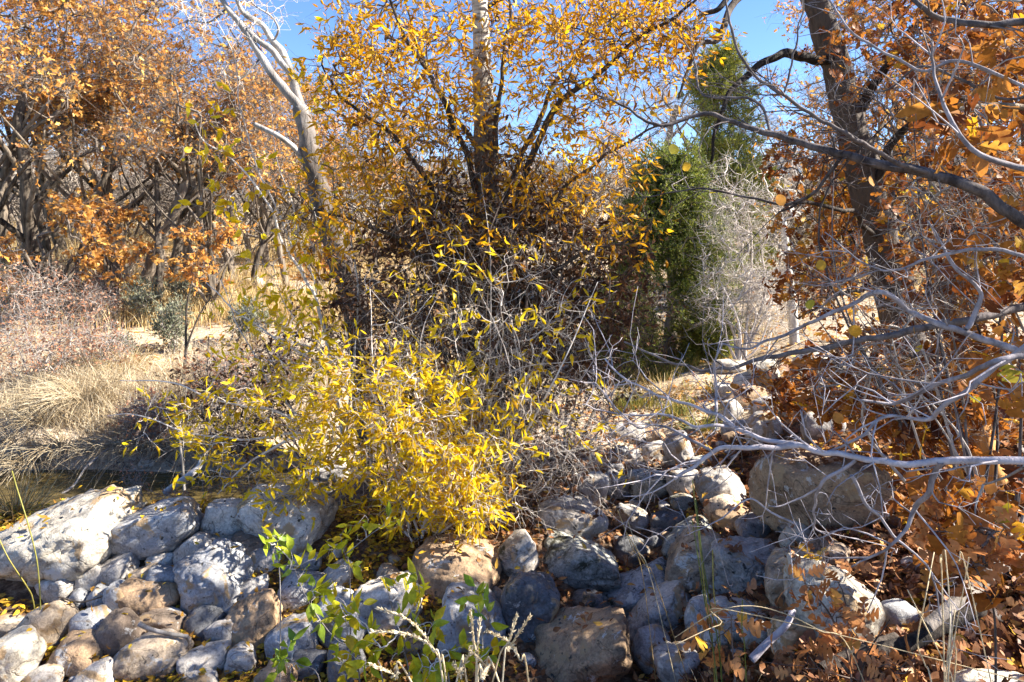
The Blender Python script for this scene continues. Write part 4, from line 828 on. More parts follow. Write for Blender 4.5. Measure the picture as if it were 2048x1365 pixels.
# ------------------------------------------------------------------ bare foreground branches
b = np.array([2.4, 1.7, 0.]); b[2] = gz(b[0], b[1]) - .05
bare = thing('bare_branched_tree', b, 'leafless lilac grey tree reaching its long branches across from the frame edge', 'tree')
st = wood(bare, 'trunk', [tuple(b), (2.35, 1.75, -1.0), (2.3, 1.8, -.3), (2.35, 1.9, .5), (2.3, 2.0, 1.3)], .06, .025, TWL, 10, 8, px=False)
FB = [([(2300, 905, 1.75), (2060, 912, 1.75), (1900, 913, 1.8), (1760, 918, 1.85), (1600, 893, 1.95), (1500, 868, 2.05), (1430, 838, 2.15), (1340, 800, 2.3), (1260, 765, 2.4), (1210, 720, 2.5)], .0112, .003, 20),
      ([(1600, 895, 1.95), (1520, 898, 1.95), (1450, 905, 2.0), (1400, 930, 2.0), (1350, 962, 2.0)], .0085, .005, 9),
      ([(1430, 838, 2.15), (1434, 790, 2.2), (1432, 740, 2.2), (1450, 690, 2.2)], .006, .002, 6),
      ([(1480, 862, 2.1), (1400, 858, 2.1), (1330, 835, 2.15), (1240, 830, 2.2), (1170, 810, 2.2)], .006, .002, 9),
      ([(1430, 905, 2.0), (1340, 860, 2.1), (1270, 850, 2.1), (1190, 770, 2.2)], .005, .002, 8),
      ([(2300, 520, 2.3), (2048, 441, 2.4), (1964, 385, 2.45), (1861, 349, 2.5), (1775, 325, 2.55), (1690, 308, 2.6), (1622, 287, 2.65), (1540, 263, 2.7), (1468, 243, 2.75), (1410, 229, 2.8), (1348, 243, 2.8), (1300, 245, 2.8), (1255, 219, 2.85), (1187, 195, 2.9)], .023, .004, 22),
      ([(2200, 30, 1.9), (2048, 41, 2.0), (1981, 48, 2.0), (1895, 41, 2.1), (1844, 14, 2.1), (1800, -30, 2.2)], .012, .006, 6),
      ([(2200, 380, 1.7), (2048, 342, 1.8), (1950, 311, 1.8), (1882, 222, 1.85), (1868, 154, 1.9), (1861, 85, 1.9)], .009, .003, 8),
      ([(1861, 349, 2.5), (1758, 300, 2.45), (1704, 270, 2.4), (1639, 239, 2.4), (1574, 198, 2.4), (1519, 164, 2.4), (1485, 120, 2.4), (1461, 62, 2.4), (1447, -10, 2.4)], .009, .004, 12),
      ([(2150, 700, 1.45), (2048, 713, 1.45), (1981, 713, 1.45), (1930, 730, 1.5), (1861, 768, 1.55), (1793, 799, 1.6), (1724, 792, 1.6)], .0075, .003, 5),
      ([(2100, 660, 1.7), (1998, 724, 1.75), (1930, 778, 1.8), (1878, 819, 1.85), (1844, 840, 1.9), (1758, 840, 1.9), (1707, 877, 1.9), (1650, 900, 1.95)], .0085, .003, 9),
      ([(2150, 740, 2.1), (1957, 669, 2.2), (1895, 648, 2.2), (1827, 621, 2.3), (1758, 587, 2.3), (1707, 604, 2.4), (1639, 638, 2.4), (1587, 665, 2.5), (1536, 686, 2.5), (1490, 702, 2.5), (1440, 690, 2.6)], .012, .003, 12),
      ([(2100, 600, 2.8), (1861, 648, 2.7), (1776, 665, 2.7), (1673, 689, 2.7), (1570, 713, 2.7), (1502, 730, 2.7), (1433, 744, 2.7), (1348, 734, 2.7), (1250, 690, 2.8)], .016, .004, 14),
      ([(1936, 655, 2.2), (1957, 614, 2.2), (1960, 587, 2.2), (1930, 559, 2.2), (1895, 529, 2.2), (1882, 491, 2.2), (1858, 450, 2.2)], .008, .003, 4),
      ([(1880, 914, 1.8), (1851, 966, 1.85), (1827, 1007, 1.9), (1810, 1045, 1.9), (1786, 1079, 1.9), (1741, 1107, 1.95), (1707, 1124, 1.95)], .0085, .002, 6),
      ([(1700, 940, 2.1), (1728, 994, 2.1), (1758, 1028, 2.1), (1786, 1069, 2.1), (1827, 1110, 2.1), (1858, 1151, 2.1), (1875, 1237, 2.1)], .006, .002, 6),
      ([(1700, 916, 1.88), (1639, 966, 1.9), (1632, 1001, 1.95), (1625, 1045, 2.0), (1656, 1059, 2.0)], .0055, .0018, 5),
      ([(1640, 966, 1.9), (1600, 1000, 1.95), (1560, 1015, 1.95), (1540, 1013, 1.95)], .0035, .0015, 2),
      ([(2200, 120, 2.6), (2020, 190, 2.7), (1860, 130, 2.8), (1780, 180, 2.9), (1690, 160, 3.0)], .008, .002, 9),
      ([(2200, 250, 2.2), (1950, 120, 2.3), (1830, 140, 2.4), (1700, 60, 2.5), (1640, -20, 2.6)], .007, .003, 8),
      ([(2150, 560, 2.0), (1990, 500, 2.0), (1850, 520, 2.1), (1760, 545, 2.2), (1650, 470, 2.3)], .007, .002, 8),
      ([(1690, 308, 2.6), (1600, 400, 2.7), (1500, 400, 2.8), (1400, 375, 2.9), (1280, 390, 3.0)], .008, .002, 8),
      ([(1540, 263, 2.7), (1500, 200, 2.8), (1400, 190, 2.9), (1380, 100, 3.0), (1340, 40, 3.0)], .007, .0025, 8),
      ([(1570, 190, 2.4), (1575, 120, 2.4), (1590, 50, 2.4), (1600, -20, 2.4)], .004, .002, 3),
      ([(1600, 1040, 2.3), (1500, 1000, 2.3), (1430, 1040, 2.3), (1360, 1075, 2.3)], .004, .0015, 3)]
for bi, (pts, r0, r1, nt_) in enumerate(FB):
    s = px_spline(pts, 9, .018); s = s + .007 * np.stack([fbm(s * 16 + 3, 2, k) for k in (7, 8, 9)], -1); polys = [s]; rads = [taper(len(s), r0, r1)]
    V, Fc, t = tubes(polys, rads, 8, .18)
    if nt_:
        L0 = .35
        for _ in range(nt_):
            i = rng.integers(int(len(s) * .15), len(s) - 1); d = nrm(s[min(i + 1, len(s) - 1)] - s[i - 1]); dr = nrm(d * .7 + rng.normal(0, .55, 3)); L = L0 * rng.uniform(.3, 1.0)
            tw_ = spline([s[i], s[i] + dr * L * .4 + rng.normal(0, .02, 3), s[i] + dr * L * .7 + rng.normal(0, .03, 3), s[i] + dr * L + rng.normal(0, .05, 3)], 2)
            V2, F2, t2 = tubes([tw_], [taper(len(tw_), min(r0 * .32, .003), .0008)], 5)
            Fc = Fc + [f + len(V) for f in F2]; V = np.vstack([V, V2]); t = np.concatenate([t, t2])
            for __ in range(3):
                j = rng.integers(2, len(tw_) - 1); e = nrm(nrm(tw_[j] - tw_[j - 1]) + rng.normal(0, .6, 3)) * L * rng.uniform(.15, .4)
                tp = np.stack([tw_[j], tw_[j] + e * .5 + rng.normal(0, .008, 3), tw_[j] + e])
                V2, F2, t2 = tubes([tp], [np.array([.0012, .001, .0008])], 4)
                Fc = Fc + [f + len(V) for f in F2]; V = np.vstack([V, V2]); t = np.concatenate([t, t2])
    mk('branch', V, Fc, BARKM if bi in (5, 6, 8, 12, 18, 21, 22, 23) else TWL, bare, tint=t)  # mostly upper branches get the darker bark, which paints in their shade
lp = [(1672, 825), (1370, 325), (1352, 290), (1365, 265), (1350, 185), (1300, 222), (1555, 390), (1742, 352), (1828, 660), (1828, 405), (1710, 650), (1420, 385), (2030, 215), (1620, 600), (1240, 815), (1845, 690), (1640, 520), (1220, 745), (1250, 840)]
pos = np.array([P(x, y, 2.35) for x, y in lp]); dr = rng.normal(0, .4, (len(lp), 3)) - np.array([0, 0, 1.0])
V, Fc, t = leaf_mesh(pos, dr, rng.uniform(.025, .042, len(lp)), T_ROUND, rng.uniform(.75, 1, len(lp)), .3); mk('leaves', V, Fc, OAKL, bare, tint=t)

# broken stump, logs, sticks
sn = thing('broken_stump', (P(1965, 900, 4.2)[0], 4.2, gz(P(1965, 900, 4.2)[0], 4.2)), 'barkless orange broken stump leaning among rusty oak leaves', 'stump')
wood(sn, 'trunk', [(1985, 960, 4.2), (1950, 850, 4.2), (1925, 740, 4.2), (1900, 640, 4.2), (1882, 555, 4.2)], .085, .045, ORANGEW, 12, 8, rough=.3)
def stick(name, label, pts, r0, r1, mat, cat='stick', twigs=0):
    s = px_spline(pts, 8, .015); o = s[0]
    V, Fc, t = tubes([s], [taper(len(s), r0, r1)], 9, .2); tag(mk(name, V, Fc, mat, origin=o, tint=t), label, cat)
stick('log', 'dark log slanting up through the leaf litter to the frame edge', [(1860, 1250, 2.75), (1920, 1200, 2.8), (1990, 1150, 2.9), (2080, 1105, 3.0)], .026, .022, BARKC, 'log')
stick('log', 'long grey log lying in front of the huge brown boulder', [(1560, 1060, 4.35), (1600, 1034, 4.4), (1660, 1026, 4.4), (1760, 1038, 4.3), (1880, 1048, 4.2)], .03, .036, BARKC, 'log')
stick('log', 'thick rotten brown log in the lower corner litter', [(1690, 1345, 2.75), (1760, 1305, 2.75), (1850, 1270, 2.8), (1960, 1215, 2.85)], .024, .03, BARKD, 'log')
stick('log', 'dark log lying low among orange oak leaves', [(1640, 1345, 2.85), (1720, 1300, 2.9), (1790, 1275, 2.95)], .03, .022, BARKD, 'log')
stick('stick', 'pale curved stick lying on the shaded brown wall rock', [(280, 1247, 3.72), (300, 1258, 3.72), (330, 1268, 3.72), (372, 1276, 3.75)], .014, .010, DEADW)
stick('stick', 'grey stick propped against the rounded tan rock', [(1500, 1320, 3.0), (1540, 1275, 3.05), (1565, 1250, 3.05), (1580, 1218, 3.1)], .017, .012, TWL)
stick('stick', 'long bleached branch sloping into the creek water', [(95, 1000, 6.6), (140, 975, 6.7), (175, 935, 7.0), (222, 898, 7.4)], .012, .009, TWG)
stick('stick', 'bleached stick curving over the largest boulder', [(190, 1000, 5.2), (215, 985, 5.2), (240, 990, 5.1), (255, 1002, 5.0)], .010, .007, TWP)
stick('stick', 'pale upright stick standing at the dark creek inlet', [(370, 980, 6.2), (362, 910, 6.2), (352, 850, 6.2), (348, 812, 6.2)], .014, .009, DEADW)
stick('log', 'grey driftwood root at the dark creek inlet', [(330, 985, 6.0), (365, 960, 6.0), (395, 935, 6.1), (402, 915, 6.1)], .035, .02, DEADW, 'log')
stick('stick', 'thin dark twig lying under the boot shaped rock row', [(120, 1196, 4.0), (165, 1204, 4.0), (210, 1190, 4.05)], .006, .004, BARKD)

# ------------------------------------------------------------------ grass & herbs
def blades(name, label, n, fx, fy, h0, h1, w, mat, bend=.5, cat='grass', clump=0, dens=None):
    x, y = fx, fy; n = len(x); z = ground(x, y); h = rng.uniform(h0, h1, n)
    a = rng.uniform(0, 6.283, n); dx, dy = np.cos(a), np.sin(a); bn = rng.uniform(.1, bend, n) * h
    a2 = rng.uniform(0, 6.283, n); sx, sy = np.cos(a2) * w, np.sin(a2) * w
    V = []
    for f, ww in ((0, 1), (.4, .85), (.75, .55), (1, .12)):
        cx = x + dx * bn * f * f; cy = y + dy * bn * f * f; cz = z + h * (f - .25 * f * f * bn / np.maximum(h, .01))
        V += [np.stack([cx - sx * ww, cy - sy * ww, cz], -1), np.stack([cx + sx * ww, cy + sy * ww, cz], -1)]
    V = np.stack(V, 1); b = (np.arange(n) * 8)[:, None]
    Fc = np.concatenate([b + np.array([[k, k + 1, k + 3, k + 2]]) for k in (0, 2, 4)])
    o = mk(name, V.reshape(-1, 3), [Fc], mat, tint=np.repeat(rng.random(n), 8)); return tag(o, label, cat, kind='stuff')
def scat(n, x0, x1, d0, d1, thr=-.1, sc=.5, seed=4):
    px = rng.uniform(x0, x1, n * 2); d = d0 * (d1 / d0) ** rng.random(n * 2); x = (px - CX) / F * d
    k = fbm(np.stack([x * sc, d * sc, 0 * x], -1), 3, seed) > thr + rng.normal(0, .15, len(x)); return x[k], d[k]
x, y = scat(30000, -250, 900, 9.5, 24, -.15); blades('dry_grass', 'tall dry straw grass covering the sunlit far meadow', 0, x, y, .15, .5, .005, GRASS)
x, y = scat(9000, -120, 660, 7.7, 9.8, -.2, 1.2, 17); blades('dry_grass', 'pale matted straw grass on the bank above the water', 0, x, y, .12, .42, .0035, GRASSP, 1.3)
x, y = scat(9000, 1180, 2300, 10.5, 26, -.1, .5, 8); blades('dry_grass', 'dry straw grass on the sunlit slope beyond the channel', 0, x, y, .15, .45, .006, GRASS)
x, y = scat(5000, 1230, 1440, 7.2, 12, .0, 1.5, 12); blades('green_grass', 'low green grass along the far channel rocks', 0, x, y, .08, .22, .004, REED, .6)
def brushwood():
    sk = [spline([np.zeros(3), rng.normal(0, .12, 3) + [0, 0, .4], np.append(rng.normal(0, .4, 2), 1.0)], 4) for _ in range(5)]
    a = rng.normal(size=(46, 3)) * np.array([.42, .42, .26]) + np.array([0, 0, .75])
    po, ra = colonize(sk, a, 4, .2, .08, .006, .4, .03); sp = sprigs(po, 6, .34, .9, .2)
    V, Fc, t = tubes(po + sk, ra + [taper(len(q_), .03, .01) for q_ in sk], 3); V2, F2, t2 = tubes(list(sp), [np.array([.006, .005, .003])] * len(sp), 3)
    return np.vstack([V, V2]), Fc + [f + len(V) for f in F2], np.concatenate([t, t2])
protos = [brushwood() for _ in range(3)]; VV, FF, TT, nb = [], [], [], 0
for i in range(300):
    d = 17.5 * (70 / 17.5) ** rnd.random(); x = (rnd.uniform(-200, 2300) - CX) / F * d
    V, Fc, t = protos[i % 3]; a = rnd.uniform(0, 6.28); sc_ = rnd.uniform(1.1, 2.2); c, s_ = math.cos(a), math.sin(a)
    VV.append((V * [1, 1, 1.1]) @ np.array([[c, s_, 0], [-s_, c, 0], [0, 0, 1]]) * sc_ + [x, d, gz(x, d) - .1]); FF += [f + nb for f in Fc]; nb += len(V); TT.append(np.clip(t * .5 + rnd.random() * .5, 0, 1))
tag(mk('hillside_brush', np.vstack(VV), FF, FARB, tint=np.concatenate(TT)), 'grey leafless brush covering the far hillside', 'brush', kind='stuff')
def tuft(px, py, label, n, L, spread, mat, d=None, droop=1.0, cat='grass tuft', w=.0035, group=None, lean=(0, 0)):
    d = d or G(px, py); x = (px - CX) / F * d; b = np.array([x, d, gz(x, d)])
    a = rng.uniform(0, 6.283, n); el = rng.uniform(.3, 1.35, n); l = L * rng.uniform(.5, 1.1, n)
    dr = np.stack([np.cos(a) * np.cos(el) + lean[0], np.sin(a) * np.cos(el) + lean[1], np.sin(el)], -1); s = b + np.stack([np.cos(a), np.sin(a), 0 * a], -1) * rng.uniform(0, spread, n)[:, None]
    f = np.linspace(0, 1, 6); g = np.array([0, 0, -1.0])
    p = s[:, None] + dr[:, None] * (l[:, None] * f)[..., None] + g * (droop * rng.uniform(.3, 1.1, n)[:, None] * l[:, None] * f ** 2)[..., None] * .8
    V, Fc, t = tubes(list(p), [taper(6, w, w * .25)] * n, 3)
    tag(mk('grass_tuft', V, Fc, mat, origin=b, tint=t), label, cat, group)
tuft(170, 800, 'big pale straw tuft cascading over the sunlit dirt bank', 420, .85, .28, GRASSP, droop=1.1, lean=(0, -.35))
tuft(90, 845, 'pale straw tuft at the edge of the dirt bank', 160, .6, .2, GRASSP, droop=1.0, lean=(0, -.3))
tuft(255, 745, 'tan straw tuft beside the dirt hollow', 240, .7, .22, GRASS, droop=.7)
tuft(330, 850, 'drooping tan grass over the dark creek inlet bank', 200, .55, .25, GRASSP, droop=1.0, lean=(0, -.3))
tuft(200, 620, 'pale grass tuft beside the tallest sagebrush', 220, .8, .3, GRASSP, droop=.5)
tuft(60, 930, 'shaggy dry tuft hanging at the water edge', 200, .5, .25, GRASSP, droop=1.2, lean=(.1, -.4))
for px_, py_, lb in [(20, 925, 'straw tuft drooping to the water at the frame edge'), (120, 935, 'straw tuft hanging over the water below the biggest tuft'), (215, 915, 'straw tuft hanging over the creek by the sloping grey branch'), (290, 900, 'straw tuft on the shaded bank beside the pale small stone'), (390, 890, 'shaded straw tuft over the dark inlet'), (470, 880, 'shaded tuft behind the pale willow arm')]:
    tuft(px_, py_, lb, 170, .5, .3, GRASSP, droop=1.2, d=7.5, lean=(0, -.5))
tuft(30, 1040, 'wiry tan weed beside the water and the largest boulder', 130, .5, .15, GRASS, droop=.5, d=4.9)
tuft(500, 700, 'dry tan tuft on the shaded far bank', 200, .5, .3, GRASS, droop=.7)
tuft(1395, 860, 'green grass tuft by the far channel rocks', 160, .35, .15, REED, droop=.6)
tuft(1330, 790, 'yellow green tuft in the sunlit channel', 180, .5, .3, GRASS, droop=.6)
tuft(1300, 1330, 'wispy pale grass in front of the blue grey rock', 45, .45, .1, GRASSP, droop=.7, d=3.0, w=.0018)
tuft(1440, 1320, 'wispy straw grass in front of the whitish boulder', 50, .4, .12, GRASSP, droop=.8, d=2.9, w=.0018)
tuft(540, 960, 'dry twiggy tuft behind the broad slab', 120, .35, .2, GRASSP, droop=.6, w=.002)
# sage and red shrubs on the far bank
def bush(name, px, py, w, h, label, tw, leaf, cat='shrub', d=None, natt=90, group=None, **kw):
    d = d or G(px, py + h * .5); hz = h
    shrub(name, label, cat, px, py + h * .5, d, 0, [(px, py, w * .5, h * .5, d, w * .5 / F * d, natt)], tw, leaf, group=group, **kw)
SG = 'sagebrush clumps on the far bank'
for px, py, w, h, lb in [(285, 605, 90, 90, 'dark grey green sagebrush with a silvery dead twig'), (345, 650, 75, 110, 'pale grey green sagebrush beside the black sapling stem'), (375, 585, 80, 80, 'sagebrush in front of the sunlit meadow grass'), (500, 640, 80, 90, 'shaded sagebrush behind the pale willow stem'), (245, 700, 40, 34, 'small pale sagebrush by the dirt hollow')]:
    bush('sagebrush', px, py, w, h, lb, TWG, SAGE, natt=70, group=SG, stems=8, r=.012, rtip=.0025, k=6, ls=.14, lk=7, s0=.035, s1=.06, droop=-.6, spread=.45, up=.5, t0=.4)
RS = 'red leaved shrubs along the far bank'
for px, py, w, h, lb in [(60, 590, 190, 150, 'pinkish shrub at the frame edge under the oaks'), (150, 560, 150, 110, 'red tinged shrub under the shaded oak trunk'), (70, 700, 230, 170, 'broad rosy shrub thicket above the dirt bank'), (190, 690, 150, 120, 'rosy twiggy shrub beside the straw tufts'), (190, 610, 120, 90, 'orange pink shrub before the sagebrush'), (300, 840, 120, 90, 'small crimson shrub at the dark creek inlet'), (440, 760, 150, 130, 'shaded maroon shrub on the inlet bank'), (560, 720, 140, 120, 'shaded brown shrub behind the willow arms')]:
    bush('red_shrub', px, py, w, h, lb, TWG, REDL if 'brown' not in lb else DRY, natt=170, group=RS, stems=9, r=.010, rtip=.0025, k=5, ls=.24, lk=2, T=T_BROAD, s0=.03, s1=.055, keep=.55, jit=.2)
for px, py, w, h, d, lb in [(270, 970, 60, 70, 5.6, 'tiny russet seedling between boulder and water'), (340, 1000, 110, 60, 5.5, 'low mauve twigs behind the long blue grey boulder'), (330, 905, 150, 80, 7.5, 'grey wiry roots hanging from the dark bank beside the driftwood root'), (450, 890, 150, 90, 7.5, 'dark wiry roots hanging from the inlet bank behind the willow arms'), (240, 930, 120, 60, 7.5, 'wiry brown brush hanging to the water beside the small pale stone'),
    (460, 960, 130, 70, 5.6, 'grey wiry twigs hanging at the inlet behind the wall')]:
    bush('dry_shrub', px, py, w, h, lb, TWG if d < 7 else TWB, REDL, d=d, natt=40 if d < 7 else 110, stems=6, r=.006, rtip=.0015, k=4, ls=.12, lk=2, T=T_BROAD, s0=.015, s1=.03, keep=.35, jit=.2)
sb = thing('black_sapling', (P(370, 750, 8.6)[0], 8.6, gz(P(370, 750, 8.6)[0], 8.6)), 'thin black forked dead sapling on the far bank', 'sapling')
s1_ = wood(sb, 'stem', [(368, 760, 8.6), (372, 690, 8.6), (374, 620, 8.6), (387, 565, 8.6)], .022, .008, BARKD, 7, 8, .02)
s2_ = wood(sb, 'stem', [(372, 700, 8.6), (395, 640, 8.6), (420, 600, 8.6), (440, 595, 8.6)], .014, .005, BARKD, 7, 8, .02)
plant(sb, [s1_, s2_], cloud([(400, 600, 50, 60, 8.6, .3, 16)]), BARKD, None, rtip=.003, k=2, ls=.2)
# foreground saplings with green-yellow leaves
GS = 'green leaved saplings growing between the wall rocks'
def sapling(label, stems, regs, T=T_BROAD, s0=.05, s1=.085, lk=4, trng=(0, 1)):
    b = P(*stems[0][0]); b = np.array([b[0], b[1], gz(b[0], b[1]) - .02])
    root = thing('willow_sapling', b, label, 'sapling', GS); sk = []
    for i, st_ in enumerate(stems):
        pts = [P(*q) for q in st_]
        if i == 0: pts = [b] + pts
        sp_ = spline(pts, 6); V, Fc, t = tubes([sp_], [taper(len(sp_), .0035, .0015)], 6); mk('stem', V, Fc, TWG, root, tint=t); sk.append(sp_)
    plant(root, sk, cloud(regs), TWP, GRN, rtip=.0012, k=1, ls=.05, lk=2, T=T, s0=s0, s1=s1, droop=.1, spread=.8, n=4, curl=.35, trng=trng)
sapling('leaning sapling with a long yellow leaf stem before the blue grey boulder', [[(760, 1330, 2.9), (680, 1285, 2.95), (640, 1240, 3.0), (610, 1190, 3.0), (590, 1140, 3.0)]], [(600, 1130, 40, 40, 3.0, .1, 8), (620, 1190, 30, 40, 3.0, .1, 6), (545, 1080, 14, 30, 3.0, .05, 4), (625, 1240, 25, 20, 3.0, .05, 4)], trng=(.15, .85))
sapling('greenest small sapling sprig in front of the broad whitish slab', [[(560, 1160, 3.3), (548, 1120, 3.3), (542, 1080, 3.3)]], [(542, 1085, 22, 35, 3.3, .06, 5)], trng=(.5, .95))
sapling('sapling with mixed green and yellow leaves under the yellow willow', [[(700, 1160, 3.6), (690, 1110, 3.6), (680, 1070, 3.6)], [(690, 1110, 3.6), (740, 1070, 3.6), (770, 1050, 3.6)]], [(670, 1080, 50, 35, 3.6, .15, 9), (750, 1060, 50, 40, 3.6, .15, 10), (700, 1120, 50, 30, 3.6, .1, 5)], trng=(.05, .75))
sapling('low bright green sprouts at the bottom of the rock wall', [[(640, 1365, 2.9), (600, 1330, 2.9), (560, 1310, 2.9)]], [(570, 1325, 40, 25, 2.9, .08, 8), (585, 1290, 16, 25, 2.9, .05, 4)], trng=(.5, 1))
sapling('sapling with drooping yellow leaves before the whitish boulder', [[(820, 1365, 2.7), (800, 1280, 2.7), (780, 1200, 2.7), (770, 1160, 2.7)], [(800, 1280, 2.7), (840, 1220, 2.7), (835, 1160, 2.7)]], [(800, 1190, 60, 50, 2.7, .12, 11), (780, 1290, 60, 40, 2.7, .1, 8), (850, 1250, 40, 50, 2.7, .1, 6), (700, 1210, 40, 40, 2.8, .1, 6)], trng=(.05, .75))
sapling('single upright green sprig before the lilac blue boulder', [[(965, 1310, 2.6), (962, 1250, 2.6), (955, 1200, 2.6)]], [(955, 1195, 25, 30, 2.6, .05, 6), (970, 1235, 15, 20, 2.6, .04, 3)], trng=(.3, 1))
sapling('leafy yellow green clump at the bottom among straw stalks', [[(900, 1390, 2.5), (890, 1330, 2.5), (880, 1290, 2.5)]], [(890, 1320, 70, 36, 2.5, .12, 14), (960, 1300, 40, 30, 2.5, .1, 4), (840, 1345, 50, 22, 2.5, .1, 7)], trng=(.05, .8))
sapling('yellow leaved sapling in litter beside the dark blue rocks', [[(720, 1365, 2.7), (700, 1300, 2.7), (690, 1230, 2.7)]], [(690, 1240, 45, 50, 2.7, .1, 12), (720, 1320, 45, 35, 2.7, .1, 10)], trng=(0, .7))
# straw stalks
def stalks(label, lines, d, w, mat, group=None, name='straw_stalks', beard=False):
    polys = []
    for L in lines:
        p = [P(x, y, d + rng.uniform(-.06, .06)) for x, y in L]; v_ = p[-1] - p[-2]; t_ = (p[-1][2] - gz(p[-1][0], p[-1][1])) / max(-v_[2], .02); v_ = v_ * t_; v_[:2] *= .35; g = p[-1] + v_; g[2] = gz(g[0], g[1]); polys.append(spline(p + [g], 7))
    b = polys[0][-1]; V, Fc, t = tubes(polys, [taper(len(p), w * .8, w) for p in polys], 5, .2)
    if beard:
        for p in polys:
            m = len(p) // 2; idx_ = np.repeat(np.arange(m), 10); q = p[idx_] + rng.normal(0, .001, (len(idx_), 3)); dd_ = nrm(p[idx_] - p[idx_ + 1]) + rng.normal(0, .22, (len(idx_), 3))
            V2, F2, t2 = leaf_mesh(q, dd_, rng.uniform(.009, .015, len(q)), T_WIL, rng.uniform(.5, 1, len(q))); Fc = Fc + [f + len(V) for f in F2]; V = np.vstack([V, V2]); t = np.concatenate([t, t2])
    tag(mk(name, V, Fc, mat, origin=b, tint=t), label, 'grass stalks', group)
stalks('braided pale straw seed heads crossing at the bottom in front of the lilac boulder', [[(941, 1223), (948, 1288), (956, 1365)], [(960, 1245), (955, 1300), (952, 1365)], [(1033, 1235), (1016, 1291), (1005, 1365)], [(1059, 1235), (1026, 1284), (985, 1365)], [(975, 1262), (1016, 1284), (1040, 1320), (1057, 1365)], [(940, 1300), (970, 1330), (1000, 1370)], [(980, 1330), (965, 1350), (950, 1375)], [(908, 1330), (920, 1350), (935, 1372)], [(940, 1305), (925, 1335), (912, 1370)]], 1.75, .0026, STALK, beard=True)
stalks('pair of arching pale straw seed heads over the green sprouts', [[(759, 1218), (811, 1237), (845, 1267), (879, 1319), (893, 1365)], [(749, 1264), (804, 1266), (845, 1281), (866, 1302), (886, 1365)], [(745, 1330), (790, 1350), (825, 1368)]], 1.75, .0026, STALK, beard=True)
stalks('stiff upright straw stalks standing in oak leaf litter', [[(1868, 1105), (1850, 1200), (1835, 1285), (1850, 1330), (1868, 1390)], [(1890, 1100), (1898, 1190), (1900, 1260), (1890, 1390)], [(1938, 1115), (1925, 1190), (1910, 1270), (1893, 1390)], [(1917, 1122), (1935, 1150)], [(1910, 1220), (1900, 1300), (1896, 1390)], [(1905, 1270), (1912, 1310), (1908, 1390)], [(1815, 1180), (1850, 1250), (1890, 1330), (1910, 1390)], [(1885, 1120), (1882, 1110), (1880, 1125), (1884, 1170)]], 1.9, .002, STALK)
stalks('long arching straw stem across the reeds and boulders', [[(1350, 1275), (1430, 1225), (1500, 1212), (1570, 1228), (1640, 1262), (1700, 1300)], [(1350, 1290), (1440, 1250), (1530, 1235)]], 2.2, .0017, STALK)
stalks('thin green and yellow reeds standing before the tan boulder', [[(1385, 960), (1398, 1080), (1412, 1200), (1426, 1300)], [(1392, 1000), (1404, 1110), (1420, 1210), (1440, 1320)], [(1425, 1100), (1428, 1190), (1440, 1290)], [(1384, 1040), (1400, 1140), (1418, 1260), (1430, 1330)], [(1485, 1200), (1484, 1260), (1490, 1310)]], 2.4, .0024, REED)
stalks('yellow green weed stems before the largest boulder', [[(24, 942), (34, 977), (55, 1045), (73, 1117), (80, 1190)], [(-10, 1060), (17, 1117), (53, 1172), (66, 1200)]], 3.9, .0042, REED)
stalks('thin amber grass stems in the dry channel', [[(1255, 1040), (1275, 1100), (1300, 1150)], [(1250, 1060), (1290, 1130), (1310, 1160)], [(1235, 1020), (1262, 1090), (1285, 1150)]], 3.4, .0022, GRASS)
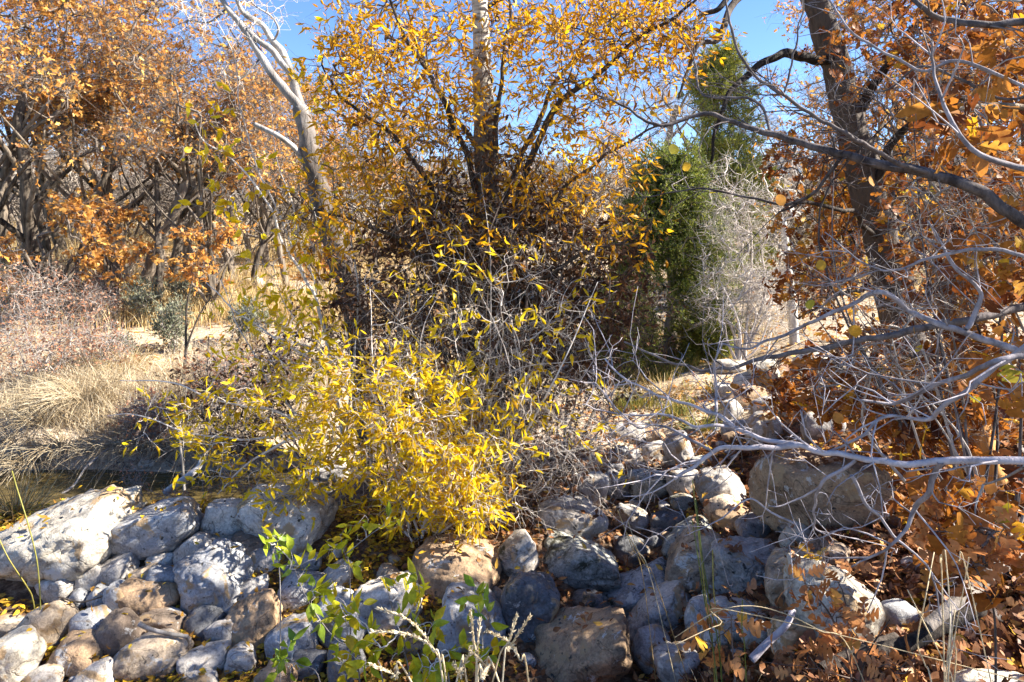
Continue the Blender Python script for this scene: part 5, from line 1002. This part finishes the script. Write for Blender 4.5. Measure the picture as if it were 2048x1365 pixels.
# oak seedlings over the white boulder
for lb, st_, regs in [('oak seedling with rusty leaves hanging before the bright white boulder', [(1700, 1330, 2.6), (1660, 1230, 2.6), (1620, 1180, 2.6), (1600, 1150, 2.6)], [(1600, 1160, 50, 40, 2.6, .1, 6), (1680, 1235, 60, 35, 2.6, .12, 10), (1690, 1160, 40, 40, 2.6, .1, 4)]),
                      ('oak seedling with pinkish leaves beside the green reeds', [(1470, 1365, 2.4), (1465, 1300, 2.4), (1462, 1230, 2.4)], [(1460, 1270, 26, 60, 2.4, .08, 10), (1420, 1290, 20, 25, 2.4, .05, 4)]),
                      ('sprawling oak seedlings in litter under the white boulder', [(1720, 1370, 2.5), (1740, 1300, 2.5), (1780, 1240, 2.5)], [(1720, 1300, 130, 35, 2.6, .25, 11), (1830, 1345, 120, 25, 2.4, .2, 6), (1600, 1345, 120, 25, 2.5, .2, 6)]),
                      ('oak seedling with glowing yellow orange leaves by the straw stalks', [(1990, 1250, 2.3), (1970, 1180, 2.3), (1950, 1130, 2.3)], [(1960, 1130, 70, 40, 2.3, .12, 16), (1900, 1050, 60, 40, 2.6, .12, 14), (1990, 1060, 50, 50, 2.4, .1, 12)])]:
    b = P(*st_[0]); b = np.array([b[0], b[1], gz(b[0], b[1]) - .02]); root = thing('oak_seedling', b, lb, 'seedling', 'oak seedlings in the leaf litter')
    s = spline([b] + [P(*q_) for q_ in st_], 6); V, Fc, t = tubes([s], [taper(len(s), .005, .002)], 6); mk('stem', V, Fc, TWB, root, tint=t)
    plant(root, [s], cloud(regs), TWB, OAKS, rtip=.0011, k=1, ls=.05, lk=2, T=T_OAK, s0=.055, s1=.085, n=4, curl=.35, droop=.2, trng=(.3, 1))

# ------------------------------------------------------------------ light, sky, camera
AZ, EL = math.radians(89), math.radians(37)
S = np.array([math.sin(AZ) * math.cos(EL), math.cos(AZ) * math.cos(EL), math.sin(EL)])
sun = bpy.data.lights.new('sun', 'SUN'); sun.energy = 5.0; sun.angle = math.radians(.53); sun.color = (1, .93, .82)
so = bpy.data.objects.new('sun', sun); COL.objects.link(so); so.location = (20, 0, 20)
so.rotation_euler = Vector(S).to_track_quat('Z', 'Y').to_euler()
w = bpy.data.worlds.new('World'); SC.world = w; w.use_nodes = True; nt = w.node_tree
bg = nt.nodes['Background']; sky = nt.nodes.new('ShaderNodeTexSky'); sky.sky_type = 'NISHITA'; sky.sun_disc = False
sky.sun_elevation = EL; sky.sun_rotation = AZ; sky.air_density = 1.0; sky.dust_density = 0.0; sky.ozone_density = 2.0; sky.altitude = 2500
hs = nt.nodes.new('ShaderNodeHueSaturation'); hs.inputs['Saturation'].default_value = 1.15; hs.inputs['Hue'].default_value = .507; nt.links.new(sky.outputs[0], hs.inputs['Color']); nt.links.new(hs.outputs[0], bg.inputs[0]); bg.inputs[1].default_value = .078
cam = bpy.data.cameras.new('camera'); cam.lens = 24; cam.sensor_width = 36; cam.clip_start = .05; cam.clip_end = 1000; cam.shift_y = -(682.5 - H0) / 2048
co = bpy.data.objects.new('camera', cam); COL.objects.link(co); co.rotation_euler = (math.radians(90), 0, 0); SC.camera = co
SC.view_settings.view_transform = 'Standard'; SC.view_settings.look = 'None'; SC.view_settings.exposure = 2.1; SC.view_settings.gamma = 1
SC.cycles.max_bounces = 8; SC.cycles.diffuse_bounces = 4; SC.cycles.transmission_bounces = 4; SC.cycles.transparent_max_bounces = 8
